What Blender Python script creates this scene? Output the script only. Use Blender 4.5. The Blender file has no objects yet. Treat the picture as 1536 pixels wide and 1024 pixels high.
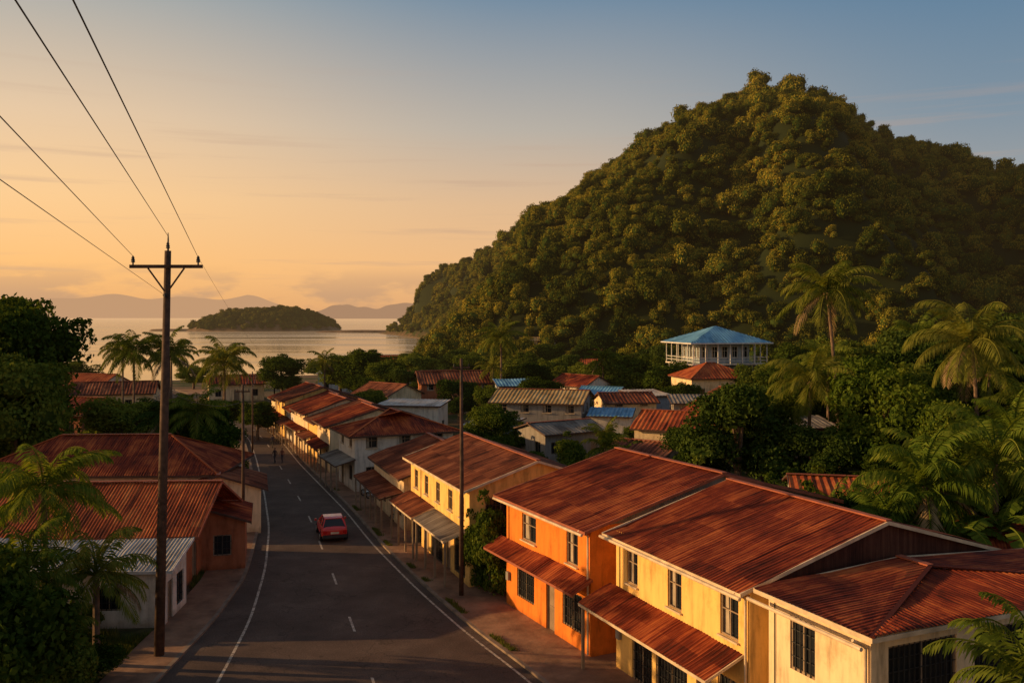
import bpy, bmesh, math, random
import numpy as np
from mathutils import Vector, noise, Matrix
R=math.radians
scene=bpy.context.scene
rng=np.random.default_rng(7); random.seed(7)
COL=scene.collection

# ------------------------------------------------------------------ materials
def newmat(name):
    m=bpy.data.materials.new(name); m.use_nodes=True
    nt=m.node_tree; nt.nodes.clear()
    out=nt.nodes.new('ShaderNodeOutputMaterial')
    return m,nt,out
def N(nt,t,**kw):
    n=nt.nodes.new(t)
    for k,v in kw.items(): setattr(n,k,v)
    return n
def ramp(nt,stops,interp='LINEAR'):
    n=nt.nodes.new('ShaderNodeValToRGB'); cr=n.color_ramp; cr.interpolation=interp
    while len(cr.elements)<len(stops): cr.elements.new(0.5)
    for e,(p,c) in zip(cr.elements,stops):
        e.position=p; e.color=(c[0],c[1],c[2],1)
    return n
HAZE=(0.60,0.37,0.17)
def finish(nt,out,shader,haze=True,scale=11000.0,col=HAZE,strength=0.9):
    """painted aerial perspective: haze-coloured emission mixed over the surface, growing with world distance"""
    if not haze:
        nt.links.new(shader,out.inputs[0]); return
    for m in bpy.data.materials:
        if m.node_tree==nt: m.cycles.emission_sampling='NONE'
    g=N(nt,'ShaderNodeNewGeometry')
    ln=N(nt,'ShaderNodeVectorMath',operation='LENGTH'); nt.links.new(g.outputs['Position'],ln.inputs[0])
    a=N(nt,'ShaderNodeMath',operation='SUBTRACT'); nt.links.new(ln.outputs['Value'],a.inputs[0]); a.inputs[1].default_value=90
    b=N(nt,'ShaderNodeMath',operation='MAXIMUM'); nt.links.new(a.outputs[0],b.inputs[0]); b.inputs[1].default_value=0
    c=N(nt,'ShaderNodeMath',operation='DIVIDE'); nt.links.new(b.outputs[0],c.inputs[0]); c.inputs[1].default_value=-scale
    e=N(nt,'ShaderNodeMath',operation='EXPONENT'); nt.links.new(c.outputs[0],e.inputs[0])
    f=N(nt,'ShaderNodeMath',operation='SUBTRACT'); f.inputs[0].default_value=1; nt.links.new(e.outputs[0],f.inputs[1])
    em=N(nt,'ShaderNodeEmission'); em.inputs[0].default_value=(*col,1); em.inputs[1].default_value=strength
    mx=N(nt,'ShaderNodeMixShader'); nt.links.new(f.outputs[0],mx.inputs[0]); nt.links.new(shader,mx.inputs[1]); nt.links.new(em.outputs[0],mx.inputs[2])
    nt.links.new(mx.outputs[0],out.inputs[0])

def mat_simple(name,col,rough=0.7,metal=0,var=0.25,scale=2.0,haze=False,spec=0.3):
    m,nt,out=newmat(name)
    p=N(nt,'ShaderNodeBsdfPrincipled'); p.inputs['Roughness'].default_value=rough; p.inputs['Metallic'].default_value=metal
    p.inputs['Specular IOR Level'].default_value=spec
    tc=N(nt,'ShaderNodeTexCoord'); nz=N(nt,'ShaderNodeTexNoise'); nz.inputs['Scale'].default_value=scale; nz.inputs['Detail'].default_value=6
    nt.links.new(tc.outputs['Object'],nz.inputs['Vector'])
    r=ramp(nt,[(0.3,[c*(1-var) for c in col]),(0.7,[min(1,c*(1+var)) for c in col])])
    nt.links.new(nz.outputs[0],r.inputs[0]); nt.links.new(r.outputs[0],p.inputs['Base Color'])
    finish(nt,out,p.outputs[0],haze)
    return m
def mat_wall(name,col):
    m,nt,out=newmat(name)
    p=N(nt,'ShaderNodeBsdfPrincipled'); p.inputs['Roughness'].default_value=0.85; p.inputs['Specular IOR Level'].default_value=0.2
    tc=N(nt,'ShaderNodeTexCoord')
    mp=N(nt,'ShaderNodeMapping'); mp.inputs['Scale'].default_value=(2.2,2.2,0.35); nt.links.new(tc.outputs['Object'],mp.inputs[0])
    n1=N(nt,'ShaderNodeTexNoise'); n1.inputs['Scale'].default_value=1.2; n1.inputs['Detail'].default_value=8; n1.inputs['Roughness'].default_value=0.65; nt.links.new(mp.outputs[0],n1.inputs[0])
    n2=N(nt,'ShaderNodeTexNoise'); n2.inputs['Scale'].default_value=0.6; n2.inputs['Detail'].default_value=9;n2.inputs['Roughness'].default_value=0.7; nt.links.new(tc.outputs['Object'],n2.inputs[0])
    r=ramp(nt,[(0.28,[c*0.5 for c in col]),(0.48,[c*0.93 for c in col]),(0.72,[min(1,c*1.08) for c in col])]); nt.links.new(n1.outputs[0],r.inputs[0])
    r2=ramp(nt,[(0.32,(0.6,0.53,0.44)),(0.5,(1,1,1))]); nt.links.new(n2.outputs[0],r2.inputs[0])
    mu=N(nt,'ShaderNodeMixRGB',blend_type='MULTIPLY'); mu.inputs[0].default_value=0.75; nt.links.new(r.outputs[0],mu.inputs[1]); nt.links.new(r2.outputs[0],mu.inputs[2])
    sx=N(nt,'ShaderNodeSeparateXYZ'); nt.links.new(tc.outputs['Object'],sx.inputs[0])
    ad=N(nt,'ShaderNodeMath',operation='ADD'); nt.links.new(sx.outputs[2],ad.inputs[0]); nt.links.new(n2.outputs[0],ad.inputs[1])
    r3=ramp(nt,[(0.35,(0.45,0.36,0.27)),(1.0,(1,1,1))]); nt.links.new(ad.outputs[0],r3.inputs[0])
    m2=N(nt,'ShaderNodeMixRGB',blend_type='MULTIPLY'); m2.inputs[0].default_value=0.8; nt.links.new(mu.outputs[0],m2.inputs[1]); nt.links.new(r3.outputs[0],m2.inputs[2])
    nt.links.new(m2.outputs[0],p.inputs['Base Color'])
    bp=N(nt,'ShaderNodeBump'); bp.inputs['Strength'].default_value=0.25; bp.inputs['Distance'].default_value=0.03
    n3=N(nt,'ShaderNodeTexNoise'); n3.inputs['Scale'].default_value=6; n3.inputs['Detail'].default_value=8; nt.links.new(tc.outputs['Object'],n3.inputs[0]); nt.links.new(n3.outputs[0],bp.inputs['Height']); nt.links.new(bp.outputs[0],p.inputs['Normal'])
    finish(nt,out,p.outputs[0],False)
    return m
def mat_roof(name,cols,rough=0.78):
    m,nt,out=newmat(name)
    p=N(nt,'ShaderNodeBsdfPrincipled'); p.inputs['Roughness'].default_value=rough; p.inputs['Specular IOR Level'].default_value=0.15
    uv=N(nt,'ShaderNodeUVMap'); oi=N(nt,'ShaderNodeObjectInfo')
    off=N(nt,'ShaderNodeVectorMath',operation='ADD'); nt.links.new(uv.outputs[0],off.inputs[0])
    sc=N(nt,'ShaderNodeMath',operation='MULTIPLY'); nt.links.new(oi.outputs['Random'],sc.inputs[0]); sc.inputs[1].default_value=57; nt.links.new(sc.outputs[0],off.inputs[1])
    def nz(sx,sy,det,rg):
        mp=N(nt,'ShaderNodeMapping'); mp.inputs['Scale'].default_value=(sx,sy,1); nt.links.new(off.outputs[0],mp.inputs[0])
        n=N(nt,'ShaderNodeTexNoise'); n.inputs['Scale'].default_value=1; n.inputs['Detail'].default_value=det; n.inputs['Roughness'].default_value=rg; nt.links.new(mp.outputs[0],n.inputs[0]); return n
    n1=nz(7.0,0.30,6,0.75); n2=nz(0.5,0.35,7,0.65)
    sn=N(nt,'ShaderNodeVectorMath',operation='SNAP'); sn.inputs[1].default_value=(0.92,2.3,1); nt.links.new(off.outputs[0],sn.inputs[0])
    wn=N(nt,'ShaderNodeTexWhiteNoise'); nt.links.new(sn.outputs[0],wn.inputs[0])
    a=N(nt,'ShaderNodeMath',operation='MULTIPLY'); nt.links.new(n1.outputs[0],a.inputs[0]); a.inputs[1].default_value=0.58
    b=N(nt,'ShaderNodeMath',operation='MULTIPLY_ADD'); nt.links.new(n2.outputs[0],b.inputs[0]); b.inputs[1].default_value=0.42; nt.links.new(a.outputs[0],b.inputs[2])
    c=N(nt,'ShaderNodeMath',operation='MULTIPLY_ADD'); nt.links.new(wn.outputs[0],c.inputs[0]); c.inputs[1].default_value=0.08; nt.links.new(b.outputs[0],c.inputs[2])
    r=ramp(nt,[(0.43,cols[0]),(0.54,cols[1]),(0.66,cols[2])]); nt.links.new(c.outputs[0],r.inputs[0])
    nt.links.new(r.outputs[0],p.inputs['Base Color'])
    finish(nt,out,p.outputs[0],False)
    return m
def mat_leaf(name,dark,mid,light,trans=0.3,big=0.13):
    m,nt,out=newmat(name)
    g=N(nt,'ShaderNodeNewGeometry'); oi=N(nt,'ShaderNodeObjectInfo'); 
    nz=N(nt,'ShaderNodeTexNoise'); nz.inputs['Scale'].default_value=big; nz.inputs['Detail'].default_value=3; nt.links.new(g.outputs['Position'],nz.inputs[0])
    a=N(nt,'ShaderNodeMath',operation='MULTIPLY'); nt.links.new(g.outputs['Random Per Island'],a.inputs[0]); a.inputs[1].default_value=0.35
    b=N(nt,'ShaderNodeMath',operation='MULTIPLY_ADD'); nt.links.new(nz.outputs[0],b.inputs[0]); b.inputs[1].default_value=0.7; nt.links.new(a.outputs[0],b.inputs[2])
    c=N(nt,'ShaderNodeMath',operation='MULTIPLY_ADD'); nt.links.new(oi.outputs['Random'],c.inputs[0]); c.inputs[1].default_value=0.4; nt.links.new(b.outputs[0],c.inputs[2])
    r=ramp(nt,[(0.38,dark),(0.72,mid),(1.0,light)]); nt.links.new(c.outputs[0],r.inputs[0])
    d=N(nt,'ShaderNodeBsdfDiffuse'); t=N(nt,'ShaderNodeBsdfTranslucent'); nt.links.new(r.outputs[0],d.inputs[0]); 
    mu=N(nt,'ShaderNodeMixRGB',blend_type='MULTIPLY'); mu.inputs[0].default_value=1; mu.inputs[2].default_value=(1.4,1.25,0.5,1); nt.links.new(r.outputs[0],mu.inputs[1]); nt.links.new(mu.outputs[0],t.inputs[0])
    mx=N(nt,'ShaderNodeMixShader'); mx.inputs[0].default_value=trans; nt.links.new(d.outputs[0],mx.inputs[1]); nt.links.new(t.outputs[0],mx.inputs[2])
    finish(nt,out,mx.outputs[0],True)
    return m

M={}
M['roof_red']=mat_roof('rusty_red_roof',[(0.045,0.010,0.006),(0.20,0.032,0.012),(0.48,0.125,0.034)])
M['roof_orange']=mat_roof('rusty_orange_roof',[(0.11,0.024,0.010),(0.34,0.070,0.021),(0.56,0.19,0.055)])
M['roof_brown']=mat_roof('brown_roof',[(0.045,0.016,0.009),(0.18,0.050,0.022),(0.40,0.15,0.065)])
M['roof_white']=mat_roof('galvanised_roof',[(0.20,0.14,0.10),(0.38,0.34,0.30),(0.55,0.53,0.50)],0.45)
M['roof_grey']=mat_roof('grey_roof',[(0.08,0.062,0.05),(0.2,0.17,0.14),(0.33,0.29,0.24)])
M['roof_blue']=mat_roof('blue_roof',[(0.06,0.16,0.27),(0.12,0.3,0.48),(0.2,0.42,0.6)],0.45)
M['roof_ochre']=mat_roof('ochre_roof',[(0.2,0.12,0.05),(0.36,0.24,0.1),(0.5,0.36,0.18)])
M['w_orange']=mat_wall('orange_paint',(0.85,0.24,0.03))
M['w_terra']=mat_wall('terracotta_paint',(0.42,0.15,0.07))
M['w_yellow']=mat_wall('yellow_paint',(0.90,0.56,0.17))
M['w_cream']=mat_wall('cream_paint',(0.84,0.64,0.38))
M['w_white']=mat_wall('white_paint_wall',(0.74,0.66,0.55))
M['w_grey']=mat_wall('grey_render',(0.30,0.27,0.24))
M['w_blue']=mat_wall('blue_grey_paint',(0.36,0.43,0.48))
M['w_wood']=mat_roof('weathered_boards',[(0.03,0.012,0.008),(0.07,0.025,0.016),(0.12,0.05,0.03)],0.8)
M['trim']=mat_simple('cream_trim',(0.6,0.46,0.30),0.6,var=0.25)
M['trim_dark']=mat_simple('dark_trim',(0.09,0.045,0.03),0.7)
M['frame']=mat_simple('window_frame',(0.28,0.2,0.13),0.5)
M['frame_w']=mat_simple('white_window_frame',(0.6,0.58,0.54),0.5)
M['iron']=mat_simple('iron_bars',(0.05,0.05,0.05),0.5,0.5)
M['curtain']=mat_simple('curtain',(0.4,0.33,0.24),0.9)
M['wood']=mat_simple('timber_pole',(0.085,0.048,0.030),0.85,var=0.4,scale=4)
M['trunk']=mat_simple('bark',(0.18,0.12,0.08),0.9,var=0.4,scale=3)
M['rust_strip']=mat_simple('terracotta_ridge',(0.32,0.09,0.045),0.7)
M['leaf']=mat_leaf('foliage',(0.022,0.042,0.007),(0.072,0.108,0.016),(0.17,0.20,0.032))
M['leafB']=mat_leaf('bright_foliage',(0.035,0.07,0.010),(0.11,0.16,0.021),(0.23,0.25,0.04),0.35)
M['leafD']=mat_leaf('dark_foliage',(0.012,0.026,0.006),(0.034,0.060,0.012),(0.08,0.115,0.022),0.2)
M['leafH']=mat_leaf('hill_foliage',(0.024,0.036,0.005),(0.118,0.122,0.014),(0.33,0.26,0.032),0.12,0.035)
M['palm']=mat_leaf('palm_frond',(0.03,0.055,0.008),(0.09,0.122,0.017),(0.19,0.19,0.036),0.3)
M['grass']=mat_leaf('grass_blades',(0.03,0.05,0.01),(0.08,0.11,0.02),(0.17,0.17,0.05),0.3,1.0)
M['dryfrond']=mat_simple('dry_frond',(0.22,0.15,0.07),0.9)
def mat_glass():
    m,nt,out=newmat('dark_window_glass')
    p=N(nt,'ShaderNodeBsdfPrincipled'); p.inputs['Base Color'].default_value=(0.02,0.022,0.025,1); p.inputs['Roughness'].default_value=0.08
    nt.links.new(p.outputs[0],out.inputs[0]); return m
M['glass']=mat_glass()

# ------------------------------------------------------------------ mesh builder
class MB:
    def __init__(s): s.v=[];s.f=[];s.m=[];s.uv={};s.mats=[]
    def mi(s,mat):
        if mat not in s.mats: s.mats.append(mat)
        return s.mats.index(mat)
    def face(s,pts,mat,uvs=None):
        i=len(s.v); s.v+= [tuple(p) for p in pts]; s.f.append(tuple(range(i,i+len(pts)))); s.m.append(s.mi(mat))
        if uvs: s.uv[len(s.f)-1]=uvs
    def box(s,x0,y0,z0,x1,y1,z1,mat):
        c=[Vector(p) for p in [(x0,y0,z0),(x1,y0,z0),(x1,y1,z0),(x0,y1,z0),(x0,y0,z1),(x1,y0,z1),(x1,y1,z1),(x0,y1,z1)]]
        s._hex(c,mat)
    def _hex(s,c,mat):
        i=len(s.v); s.v+=[tuple(p) for p in c]; k=s.mi(mat)
        for f in [(0,3,2,1),(4,5,6,7),(0,1,5,4),(1,2,6,5),(2,3,7,6),(3,0,4,7)]:
            s.f.append(tuple(i+a for a in f)); s.m.append(k)
    def beam(s,p0,p1,w,h,mat,up=(0,0,1)):
        p0=Vector(p0);p1=Vector(p1);d=(p1-p0).normalized();u=Vector(up)
        if abs(d.dot(u))>0.95:u=Vector((1,0,0))
        sd=d.cross(u).normalized();u=sd.cross(d)
        c=[]
        for p in (p0,p1):
            c.append([p-sd*w/2-u*h/2,p+sd*w/2-u*h/2,p+sd*w/2+u*h/2,p-sd*w/2+u*h/2])
        a,b=c
        s._hex([a[0],a[1],b[1],b[0],a[3],a[2],b[2],b[3]],mat)
    def tube(s,pts,rad,mat,n=8,cap=True):
        pts=[Vector(p) for p in pts]; base=len(s.v);k=s.mi(mat)
        for i,p in enumerate(pts):
            d=(pts[min(i+1,len(pts)-1)]-pts[max(i-1,0)]).normalized()
            u=Vector((1,0,0)) if abs(d.x)<0.9 else Vector((0,1,0))
            a=d.cross(u).normalized();b=d.cross(a)
            r=rad[i] if hasattr(rad,'__len__') else rad
            for j in range(n):
                t=2*math.pi*j/n; s.v.append(tuple(p+a*math.cos(t)*r+b*math.sin(t)*r))
        for i in range(len(pts)-1):
            for j in range(n):
                s.f.append((base+i*n+j,base+i*n+(j+1)%n,base+(i+1)*n+(j+1)%n,base+(i+1)*n+j)); s.m.append(k)
        if cap:
            s.f.append(tuple(base+j for j in range(n))[::-1]); s.m.append(k)
            s.f.append(tuple(base+(len(pts)-1)*n+j for j in range(n))); s.m.append(k)
    def obj(s,name,parent=None,smooth=False):
        me=bpy.data.meshes.new(name); me.from_pydata(s.v,[],s.f)
        for m in s.mats: me.materials.append(m)
        me.polygons.foreach_set('material_index',s.m)
        if s.uv:
            ul=me.uv_layers.new(name='UVMap')
            for fi,uvs in s.uv.items():
                for li,uv in zip(me.polygons[fi].loop_indices,uvs): ul.data[li].uv=uv
        if smooth: me.polygons.foreach_set('use_smooth',[True]*len(s.f))
        o=bpy.data.objects.new(name,me); COL.objects.link(o)
        if parent: o.parent=parent
        return o
def empty(name,loc,rz=0):
    e=bpy.data.objects.new(name,None); e.location=loc; e.rotation_euler=(0,0,rz); e.empty_display_size=0.5; COL.objects.link(e); return e

# ------------------------------------------------------------------ terrain
RID=[(-118,915,6,25),(-80,850,50,60),(-15.6,760,66,110),(39.6,660,95,150),(77,580,117,180),(105,510,131,200),(125,460,136,230),(147,450,131,230),(184,455,114,230),(230,460,101,230),(273,470,93,230),(380,480,67,220),(600,520,45,220)]
SPUR=[(125,462),(118,400),(107,330),(100,262)]
VAL=[(172,445),(160,380),(150,310),(142,240)]
SP2=[[(85,560),(48,470),(30,400)],[(105,500),(78,400),(62,330)],[(50,640),(5,560),(-8,500)],[(230,455),(205,380),(190,300)]]
GU2=[[(95,530),(62,430),(44,360)],[(112,470),(94,380),(80,300)],[(60,610),(22,510),(8,450)],[(205,450),(180,370),(168,290)]]
SHY=[230,260,330,430,600,800,920,960,1000,1100,1200,1500]
SHX=[-95,-50,-33,-30,-48,-98,-135,-138,-100,60,350,900]
# surveyed skyline of the hill: bearing (x/y) against elevation angle tangent
SKT=[-.30,-.123,-.112,-.104,-.094,-.064,-.0205,-.002,.0234,.060,.093,.126,.141,.170,.207,.225,.2505,.2686,.3055,.3275,.3531,.3824,.4044,.4264,.463,.4996,.5626,.75]
SKE=[-.01,-.006,.004,.024,.047,.062,.073,.088,.106,.128,.154,.172,.190,.209,.234,.244,.2527,.2586,.260,.2527,.2418,.2271,.2125,.2051,.1941,.1831,.1648,.11]
def segdist(x,y,line):
    best=1e9
    for (a,b) in zip(line[:-1],line[1:]):
        dx,dy=b[0]-a[0],b[1]-a[1]; t=max(0,min(1,((x-a[0])*dx+(y-a[1])*dy)/(dx*dx+dy*dy)))
        d=math.hypot(x-a[0]-dx*t,y-a[1]-dy*t)
        if d<best: best=d
    return best
def gz(x,y):
    if y<=235: sd=max(235-y, x-float(np.interp(y,SHY,SHX)))
    else: sd=x-float(np.interp(y,SHY,SHX))
    if y>1150: sd=min(sd,(1250-y))
    z=0.0
    for a,b in zip(RID[:-1],RID[1:]):
        dx,dy=b[0]-a[0],b[1]-a[1]; t=max(0,min(1,((x-a[0])*dx+(y-a[1])*dy)/(dx*dx+dy*dy)))
        d=math.hypot(x-a[0]-dx*t,y-a[1]-dy*t); h=a[2]+(b[2]-a[2])*t; r=a[3]+(b[3]-a[3])*t
        if d<r:
            q=d/r; zz=h*(1-(q*q*0.25+q*0.75))
            z=max(z,zz)
    if z>0.5:
        k=min(1,z/25)
        n=noise.noise(Vector((x/55,y/55,0)))*9+noise.noise(Vector((x/24,y/24,5)))*8+noise.noise(Vector((x/11,y/11,2)))*3
        n+= (abs(noise.noise(Vector(((x-y*0.3)/38,(y+x*0.2)/90,3))))-0.2)*-26
        ridgedamp=min(1,max(0.35,segdist(x,y,[(r[0],r[1]) for r in RID[1:]])/40))
        z+=n*k*ridgedamp
        z+=28*math.exp(-(segdist(x,y,SPUR)/24)**2)*k*ridgedamp
        z-=26*math.exp(-(segdist(x,y,VAL)/32)**2)*k*ridgedamp
        for s_ in SP2: z+=13*math.exp(-(segdist(x,y,s_)/13)**2)*k*ridgedamp
        for s_ in GU2: z-=13*math.exp(-(segdist(x,y,s_)/12)**2)*k*ridgedamp
        tt=x/max(y,1)
        cap=16+float(np.interp(tt,SKT,SKE))*y-5.0-5.5*min(1,max(0,(tt-.12)/.1))+2.5*noise.noise(Vector((x/14,y/14,9)))
        z=max(min(z,cap),0)
    z*=max(0,min(1,(sd)/40 if y<800 else sd/16))
    if sd<6: z=min(z,0)+ max(-4,(sd-6)*0.12)
    return z
def build_terrain():
    xs=np.concatenate([np.arange(-900,-180,60),np.arange(-180,420,5),np.arange(420,1601,60)])
    ys=np.concatenate([np.arange(-200,0,25),np.arange(0,1000,5),np.arange(1000,1500,50)])
    v=[];
    for y in ys:
        for x in xs: v.append((x,y,gz(x,y)))
    nx=len(xs); f=[(j*nx+i,j*nx+i+1,(j+1)*nx+i+1,(j+1)*nx+i) for j in range(len(ys)-1) for i in range(nx-1)]
    me=bpy.data.meshes.new('ground'); me.from_pydata(v,[],f); me.polygons.foreach_set('use_smooth',[True]*len(f))
    o=bpy.data.objects.new('ground',me); COL.objects.link(o)
    m,nt,out=newmat('ground_soil_and_grass')
    p=N(nt,'ShaderNodeBsdfPrincipled'); p.inputs['Roughness'].default_value=0.95; p.inputs['Specular IOR Level'].default_value=0.1
    g=N(nt,'ShaderNodeNewGeometry')
    n1=N(nt,'ShaderNodeTexNoise'); n1.inputs['Scale'].default_value=0.12; n1.inputs['Detail'].default_value=8; nt.links.new(g.outputs['Position'],n1.inputs[0])
    n2=N(nt,'ShaderNodeTexNoise'); n2.inputs['Scale'].default_value=1.6; n2.inputs['Detail'].default_value=8; nt.links.new(g.outputs['Position'],n2.inputs[0])
    r1=ramp(nt,[(0.42,(0.04,0.06,0.016)),(0.56,(0.15,0.10,0.06))]); nt.links.new(n1.outputs[0],r1.inputs[0])
    r2=ramp(nt,[(0.3,(0.55,0.55,0.55)),(0.7,(1.3,1.3,1.3))]); nt.links.new(n2.outputs[0],r2.inputs[0])
    mu=N(nt,'ShaderNodeMixRGB',blend_type='MULTIPLY'); mu.inputs[0].default_value=1; nt.links.new(r1.outputs[0],mu.inputs[1]); nt.links.new(r2.outputs[0],mu.inputs[2])
    sx=N(nt,'ShaderNodeSeparateXYZ'); nt.links.new(g.outputs['Position'],sx.inputs[0])
    mr=N(nt,'ShaderNodeMapRange'); mr.inputs[1].default_value=1.0; mr.inputs[2].default_value=5.0; nt.links.new(sx.outputs[2],mr.inputs[0])
    m1=N(nt,'ShaderNodeMixRGB'); nt.links.new(mr.outputs[0],m1.inputs[0]); nt.links.new(mu.outputs[0],m1.inputs[1]); m1.inputs[2].default_value=(0.018,0.026,0.007,1)
    mr2=N(nt,'ShaderNodeMapRange'); mr2.inputs[1].default_value=-0.02; mr2.inputs[2].default_value=-0.2; nt.links.new(sx.outputs[2],mr2.inputs[0])
    m2=N(nt,'ShaderNodeMixRGB'); nt.links.new(mr2.outputs[0],m2.inputs[0]); nt.links.new(m1.outputs[0],m2.inputs[1]); m2.inputs[2].default_value=(0.2,0.14,0.085,1)
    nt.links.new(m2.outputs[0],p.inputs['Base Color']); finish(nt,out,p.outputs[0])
    me.materials.append(m)
build_terrain()

# sea
def build_sea():
    mb=MB(); m,nt,out=newmat('sea_water')
    p=N(nt,'ShaderNodeBsdfPrincipled'); p.inputs['Base Color'].default_value=(0.08,0.075,0.068,1); p.inputs['Roughness'].default_value=0.16; p.inputs['IOR'].default_value=1.33
    g=N(nt,'ShaderNodeNewGeometry'); mp=N(nt,'ShaderNodeMapping'); mp.inputs['Scale'].default_value=(0.10,0.28,1); nt.links.new(g.outputs['Position'],mp.inputs[0])
    n1=N(nt,'ShaderNodeTexNoise'); n1.inputs['Scale'].default_value=1; n1.inputs['Detail'].default_value=5; nt.links.new(mp.outputs[0],n1.inputs[0])
    mp2=N(nt,'ShaderNodeMapping'); mp2.inputs['Scale'].default_value=(0.004,0.02,1); nt.links.new(g.outputs['Position'],mp2.inputs[0])
    n2=N(nt,'ShaderNodeTexNoise'); n2.inputs['Scale'].default_value=1; n2.inputs['Detail'].default_value=3; nt.links.new(mp2.outputs[0],n2.inputs[0])
    mrr=N(nt,'ShaderNodeMapRange'); mrr.inputs[3].default_value=0.04; mrr.inputs[4].default_value=0.22; mrr.inputs[1].default_value=0.35; mrr.inputs[2].default_value=0.65; nt.links.new(n2.outputs[0],mrr.inputs[0]); nt.links.new(mrr.outputs[0],p.inputs['Roughness'])
    bp=N(nt,'ShaderNodeBump'); bp.inputs['Strength'].default_value=0.14; bp.inputs['Distance'].default_value=0.3; nt.links.new(n1.outputs[0],bp.inputs['Height']); nt.links.new(bp.outputs[0],p.inputs['Normal'])
    finish(nt,out,p.outputs[0],True,4500.0,(0.80,0.48,0.24),1.0)  # warm haze painted over the far water as emission
    S=40000; mb.face([(-S,-2000,-0.8),(S,-2000,-0.8),(S,S,-0.8),(-S,S,-0.8)],m); mb.obj('sea')
build_sea()

# ------------------------------------------------------------------ road
LD=[-20,10,30,40,48,58,69,82,101.6,118,135,160,200]
LX=[-9,-9.8,-12,-12.9,-13.8,-15.7,-18.4,-22.3,-28.5,-34,-41,-55,-80]
RD=[-20,10,30,40,46,54,64,75,87,99,115,128,140,160,200]
RX=[20,11.5,4.8,0.8,-2.3,-5.8,-9.8,-13.7,-18.4,-23.1,-28.9,-34.3,-39.3,-50,-75]
DS=np.arange(-20,200.1,1.0)
def sm(a):
    k=np.hanning(11);k/=k.sum(); return np.convolve(np.pad(a,5,mode='edge'),k,mode='valid')
LL=sm(np.interp(DS,LD,LX)); RR=sm(np.interp(DS,RD,RX))
def Lx(d): return float(np.interp(d,DS,LL))
def Rx(d): return float(np.interp(d,DS,RR))
def strip(mb,fa,fb,za,zb,mat,d0=-20,d1=200,step=1.0):
    ds=np.arange(d0,d1+0.01,step)
    for a,b in zip(ds[:-1],ds[1:]):
        mb.face([(fa(a),a,za),(fb(a),a,zb),(fb(b),b,zb),(fa(b),b,za)],mat)
def mat_asphalt():
    m,nt,out=newmat('asphalt')
    p=N(nt,'ShaderNodeBsdfPrincipled'); p.inputs['Roughness'].default_value=0.85; p.inputs['Specular IOR Level'].default_value=0.2
    g=N(nt,'ShaderNodeNewGeometry')
    n1=N(nt,'ShaderNodeTexNoise'); n1.inputs['Scale'].default_value=0.35; n1.inputs['Detail'].default_value=9; n1.inputs['Roughness'].default_value=0.65; nt.links.new(g.outputs['Position'],n1.inputs[0])
    n2=N(nt,'ShaderNodeTexNoise'); n2.inputs['Scale'].default_value=14; n2.inputs['Detail'].default_value=3; nt.links.new(g.outputs['Position'],n2.inputs[0])
    r=ramp(nt,[(0.3,(0.070,0.044,0.032)),(0.55,(0.112,0.073,0.054)),(0.75,(0.165,0.112,0.080))]); nt.links.new(n1.outputs[0],r.inputs[0])
    r2=ramp(nt,[(0.35,(0.75,0.75,0.75)),(0.65,(1.2,1.2,1.2))]); nt.links.new(n2.outputs[0],r2.inputs[0])
    mu=N(nt,'ShaderNodeMixRGB',blend_type='MULTIPLY'); mu.inputs[0].default_value=1; nt.links.new(r.outputs[0],mu.inputs[1]); nt.links.new(r2.outputs[0],mu.inputs[2])
    vo=N(nt,'ShaderNodeTexVoronoi',feature='DISTANCE_TO_EDGE'); vo.inputs['Scale'].default_value=0.22
    ad=N(nt,'ShaderNodeVectorMath',operation='ADD'); nt.links.new(g.outputs['Position'],ad.inputs[0]); 
    n3=N(nt,'ShaderNodeTexNoise'); n3.inputs['Scale'].default_value=0.8; n3.inputs['Detail'].default_value=5; nt.links.new(g.outputs['Position'],n3.inputs[0])
    ms=N(nt,'ShaderNodeVectorMath',operation='SCALE'); ms.inputs['Scale'].default_value=3.0; nt.links.new(n3.outputs['Color'],ms.inputs[0]); nt.links.new(ms.outputs[0],ad.inputs[1]); nt.links.new(ad.outputs[0],vo.inputs['Vector'])
    r3=ramp(nt,[(0.0,(0.45,0.45,0.45)),(0.012,(1,1,1))]); nt.links.new(vo.outputs['Distance'],r3.inputs[0])
    mu2=N(nt,'ShaderNodeMixRGB',blend_type='MULTIPLY'); mu2.inputs[0].default_value=0.8; nt.links.new(mu.outputs[0],mu2.inputs[1]); nt.links.new(r3.outputs[0],mu2.inputs[2])
    nt.links.new(mu2.outputs[0],p.inputs['Base Color'])
    bp=N(nt,'ShaderNodeBump'); bp.inputs['Strength'].default_value=0.2; bp.inputs['Distance'].default_value=0.02; nt.links.new(n2.outputs[0],bp.inputs['Height']); nt.links.new(bp.outputs[0],p.inputs['Normal'])
    finish(nt,out,p.outputs[0],False); return m
M['asphalt']=mat_asphalt()
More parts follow.
